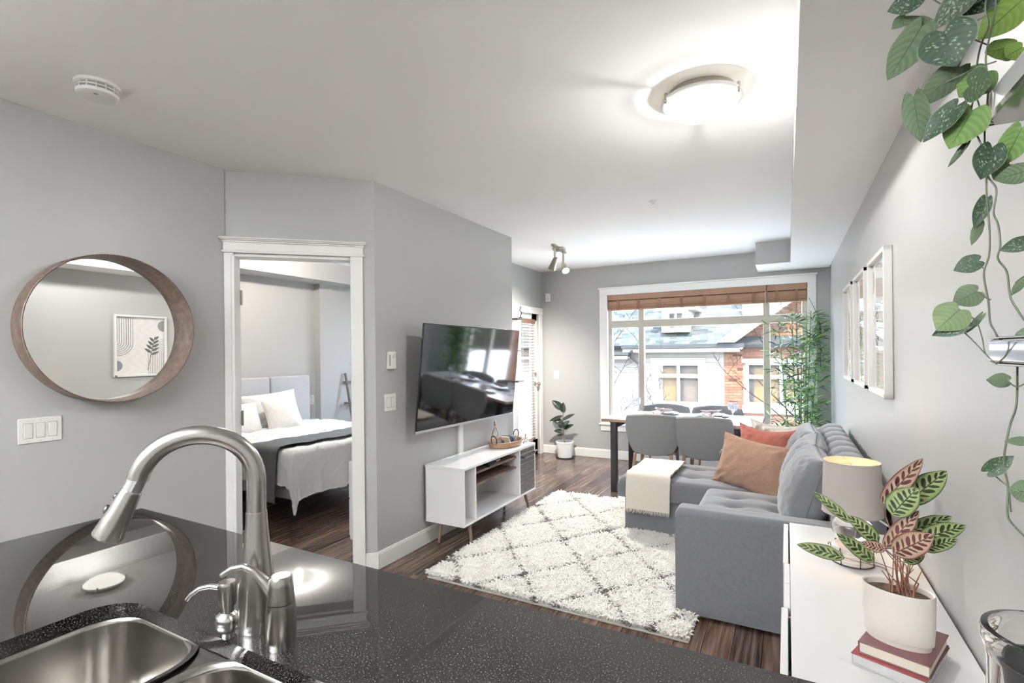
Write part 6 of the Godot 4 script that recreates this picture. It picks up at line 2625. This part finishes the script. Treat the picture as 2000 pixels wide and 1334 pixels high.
func build_pothos() -> void:
	var at := V(0.35, 1.845, -0.60)
	# shelf box and chrome ledge that carry it
	var s := thing("wall_shelf", "white wall shelf with a brushed steel lower edge behind the vine", "shelf", V(XR, 1.79, -0.9))
	var g := Geo.new()
	g.bb(V(-0.115, 0.012, -0.22), V(-0.001, 0.055, 0.38), 0.002)
	obj("box", g, M.white_satin, s)
	g = Geo.new()
	g.bb(V(-0.121, 0.0, -0.228), V(-0.001, 0.014, 0.38), 0.002)
	g.bb(V(-0.119, 0.0, -0.226), V(-0.108, 0.055, -0.215), 0.002)
	obj("edge_strip", g, M.steel, s)
	s = thing("chrome_ledge", "small chrome ledge on the wall where the vine is tied", "shelf", V(XR, 1.392, -0.9))
	g = Geo.new()
	g.bb(V(-0.118, 0.0, -0.235), V(-0.001, 0.003, 0.2), 0.001)
	g.bb(V(-0.118, 0.043, -0.235), V(-0.001, 0.046, 0.2), 0.001)
	obj("rim", g, M.steel, s)
	g = Geo.new()
	g.bb(V(-0.117, 0.003, -0.234), V(-0.085, 0.043, 0.195), 0.006, 3)
	obj("chrome_post", g, M.chrome, s)
	g = Geo.new()
	g.bb(V(-0.086, 0.003, -0.229), V(-0.002, 0.043, 0.19), 0.001)
	obj("inset", g, M.white_satin, s)
	var t := thing("hanging_pothos", "trailing satin pothos vine with spotted heart leaves hanging at the right", "potted plant", at)
	g = Geo.new()
	g.lathe(Vector3.ZERO, [Vector2(0.0, 0.0), Vector2(0.05, 0.0), Vector2(0.062, 0.11), Vector2(0.058, 0.11), Vector2(0.055, 0.09), Vector2(0.0, 0.09)], 28)
	obj("pot", g, M.ceramic, t)
	var vines := [[[0.30, 2.031, -1.0], [0.298, 2.031, -1.093], [0.291, 1.994, -1.095], [0.289, 1.970, -1.096], [0.292, 1.943, -1.095], [0.283, 1.914, -1.097], [0.278, 1.882, -1.098], [0.276, 1.841, -1.099], [0.271, 1.813, -1.100], [0.274, 1.783, -1.099], [0.284, 1.746, -1.097], [0.288, 1.712, -1.096], [0.288, 1.670, -1.096], [0.291, 1.611, -1.095], [0.290, 1.570, -1.095], [0.284, 1.541, -1.097], [0.289, 1.495, -1.096], [0.291, 1.461, -1.095], [0.297, 1.444, -1.094], [0.304, 1.419, -1.092], [0.303, 1.403, -1.092], [0.297, 1.393, -1.094]],
		[[0.32, 2.03, -1.0], [0.304, 2.028, -1.092], [0.300, 1.964, -1.093], [0.289, 1.895, -1.096], [0.294, 1.850, -1.105], [0.294, 1.779, -1.125], [0.290, 1.706, -1.10], [0.299, 1.676, -1.093], [0.296, 1.639, -1.094], [0.301, 1.618, -1.093], [0.303, 1.584, -1.092], [0.300, 1.564, -1.093], [0.310, 1.542, -1.091], [0.314, 1.501, -1.090], [0.323, 1.476, -1.088], [0.335, 1.447, -1.085], [0.336, 1.42, -1.10]],
		[[0.335, 1.40, -1.137], [0.330, 1.387, -1.12], [0.319, 1.330, -1.088], [0.312, 1.297, -1.090], [0.306, 1.255, -1.092], [0.305, 1.230, -1.092], [0.309, 1.198, -1.091], [0.308, 1.157, -1.091], [0.312, 1.141, -1.090], [0.327, 1.122, -1.087]],
		[[0.252, 1.487, -1.104], [0.273, 1.466, -1.099], [0.281, 1.437, -1.097], [0.285, 1.411, -1.096], [0.297, 1.395, -1.094]], [[0.257, 1.450, -1.103], [0.270, 1.433, -1.100], [0.285, 1.410, -1.096], [0.295, 1.396, -1.094]],
		[[0.310, 2.025, -1.091], [0.292, 1.993, -1.095], [0.268, 1.988, -1.100], [0.239, 2.002, -1.107], [0.217, 2.030, -1.112]], [[0.289, 1.961, -1.096], [0.262, 1.953, -1.102], [0.238, 1.957, -1.107]], [[0.294, 1.909, -1.094], [0.261, 1.936, -1.102], [0.256, 1.891, -1.103]], [[0.278, 1.882, -1.098], [0.255, 1.874, -1.104], [0.198, 1.860, -1.117]], [[0.301, 1.882, -1.093], [0.273, 1.876, -1.099], [0.276, 1.841, -1.099], [0.253, 1.825, -1.104]], [[0.276, 1.841, -1.099], [0.285, 1.800, -1.097], [0.298, 1.787, -1.10]], [[0.274, 1.783, -1.099], [0.263, 1.769, -1.102], [0.265, 1.758, -1.101]], [[0.290, 1.570, -1.095], [0.284, 1.550, -1.097], [0.278, 1.561, -1.098]], [[0.292, 1.498, -1.095], [0.286, 1.502, -1.096], [0.276, 1.513, -1.099]], [[0.330, 1.364, -1.086], [0.319, 1.358, -1.088], [0.310, 1.367, -1.091]], [[0.309, 1.198, -1.091], [0.295, 1.212, -1.094], [0.287, 1.219, -1.096]], [[0.312, 1.158, -1.090], [0.311, 1.190, -1.090], [0.321, 1.192, -1.088]]]
	for k in vines.size():
		var c := Curve3D.new()
		var v: Array = vines[k]
		for i in v.size():
			var p := V(v[i][0], v[i][1], v[i][2]) - at
			var a := V(v[maxi(i - 1, 0)][0], v[maxi(i - 1, 0)][1], v[maxi(i - 1, 0)][2])
			var b := V(v[mini(i + 1, v.size() - 1)][0], v[mini(i + 1, v.size() - 1)][1], v[mini(i + 1, v.size() - 1)][2])
			c.add_point(p, (a - b) / 6.0, (b - a) / 6.0)
		c.bake_interval = 0.006
		var pts := Array(c.get_baked_points())
		g = Geo.new()
		g.tube(pts, 0.0015 if k < 3 else 0.0011, 6)
		obj("vine" if k < 5 else "petiole", g, M.stem_green, t)
	var td := []
	for k in 2:
		var m := mat(Color.WHITE, 0.45, 0.0, 0.25)
		m.albedo_texture = pothos_texture(Color8(31, 47, 33), Color8(128, 144, 122), 46, 70 + k)
		td.append(m)
	var silver := mat(Color.WHITE, 0.5, 0.0, 0.25)
	silver.albedo_texture = pothos_texture(Color8(48, 60, 47), Color8(130, 138, 122), 120, 75)
	var gl := mat(Color.WHITE, 0.5, 0.0, 0.25)
	gl.albedo_texture = pothos_texture(Color8(27, 44, 19), Color8(96, 122, 84), 26, 77)
	var un := {}
	for q in [["g", Color8(70, 84, 63)], ["l", Color8(98, 122, 55)], ["m", Color8(78, 103, 54)], ["p", Color8(100, 116, 84)]]:
		var m := mat(Color.WHITE, 0.6, 0.0, 0.2)
		m.albedo_texture = pothos_texture(q[1], (q[1] as Color).lightened(0.15), 0, 80)
		m.backlight = Color(0.2, 0.25, 0.12)
		un[q[0]] = m
	var view := V(-0.27, -0.18, 1.1).normalized()
	var leaves := [[0.232, 1.943, -1.078, 0.247, 1.881, -1.075, 0.080, "d"], [0.210, 1.978, -1.114, 0.163, 1.900, -1.125, 0.060, "g"], [0.205, 2.025, -1.105, 0.162, 2.021, -1.115, 0.039, "d"], [0.190, 2.011, -1.129, 0.171, 1.996, -1.134, 0.022, "g"], [0.224, 1.976, -1.121, 0.186, 2.011, -1.130, 0.031, "g"], [0.273, 2.011, -1.099, 0.223, 1.967, -1.111, 0.045, "s"], [0.306, 2.001, -1.112, 0.266, 1.984, -1.121, 0.036, "d"], [0.338, 1.981, -1.115, 0.286, 1.938, -1.127, 0.054, "l"], [0.340, 1.926, -1.15, 0.295, 1.914, -1.13, 0.046, "l"], [0.346, 1.916, -1.14, 0.321, 1.900, -1.13, 0.036, "l"], [0.257, 1.890, -1.103, 0.204, 1.840, -1.115, 0.045, "g"], [0.197, 1.856, -1.107, 0.206, 1.774, -1.105, 0.039, "g"], [0.249, 1.818, -1.084, 0.206, 1.772, -1.094, 0.039, "d"], [0.270, 1.809, -1.090, 0.242, 1.752, -1.096, 0.063, "m"], [0.291, 1.874, -1.105, 0.258, 1.842, -1.113, 0.056, "m"], [0.264, 1.846, -1.081, 0.290, 1.840, -1.069, 0.055, "k"], [0.265, 1.760, -1.101, 0.241, 1.725, -1.107, 0.010, "g"], [0.290, 1.739, -1.075, 0.277, 1.691, -1.078, 0.043, "d"], [0.328, 1.766, -1.086, 0.306, 1.710, -1.092, 0.044, "m"], [0.334, 1.695, -1.075, 0.293, 1.689, -1.084, 0.032, "g"], [0.320, 1.717, -1.109, 0.301, 1.696, -1.113, 0.037, "p"], [0.287, 1.662, -1.096, 0.273, 1.618, -1.099, 0.022, "d"], [0.282, 1.626, -1.107, 0.272, 1.591, -1.110, 0.015, "g"], [0.331, 1.585, -1.076, 0.299, 1.575, -1.083, 0.024, "d"], [0.278, 1.563, -1.098, 0.247, 1.551, -1.105, 0.031, "d"], [0.276, 1.513, -1.099, 0.246, 1.495, -1.106, 0.039, "g"], [0.249, 1.483, -1.084, 0.221, 1.450, -1.091, 0.053, "p"], [0.261, 1.462, -1.092, 0.217, 1.442, -1.102, 0.029, "d"], [0.281, 1.474, -1.097, 0.262, 1.444, -1.102, 0.010, "g"], [0.330, 1.528, -1.086, 0.314, 1.503, -1.090, 0.013, "g"], [0.310, 1.367, -1.091, 0.285, 1.368, -1.096, 0.025, "g"], [0.332, 1.273, -1.086, 0.305, 1.270, -1.092, 0.015, "g"], [0.287, 1.219, -1.096, 0.316, 1.248, -1.089, 0.026, "d"], [0.333, 1.193, -1.085, 0.309, 1.193, -1.091, 0.036, "g"], [0.329, 1.447, -1.086, 0.316, 1.429, -1.089, 0.011, "g"]]
	var r := RandomNumberGenerator.new()
	r.seed = 31
	var n := 0
	for l in leaves:
		var b := V(l[0], l[1], l[2]) - at
		var p := V(l[3], l[4], l[5]) - at
		var up := view + V(r.randf_range(-0.35, 0.35), r.randf_range(-0.2, 0.35), 0)
		var ty: String = l[7]
		var top: Material = td[n % 2] if ty == "d" else silver if ty == "s" else gl if ty == "k" else un["g"]
		var bot: Material = un["g"] if ty in ["d", "s", "k", "g"] else un[ty]
		if ty in ["g", "l", "m", "p"]:
			up = -up
			top = td[n % 2]
		obj("leaf", leaf(b, p, l[6], up, "heart", 0.16, 0.18, 0.0008), [top, bot], t)
		n += 1
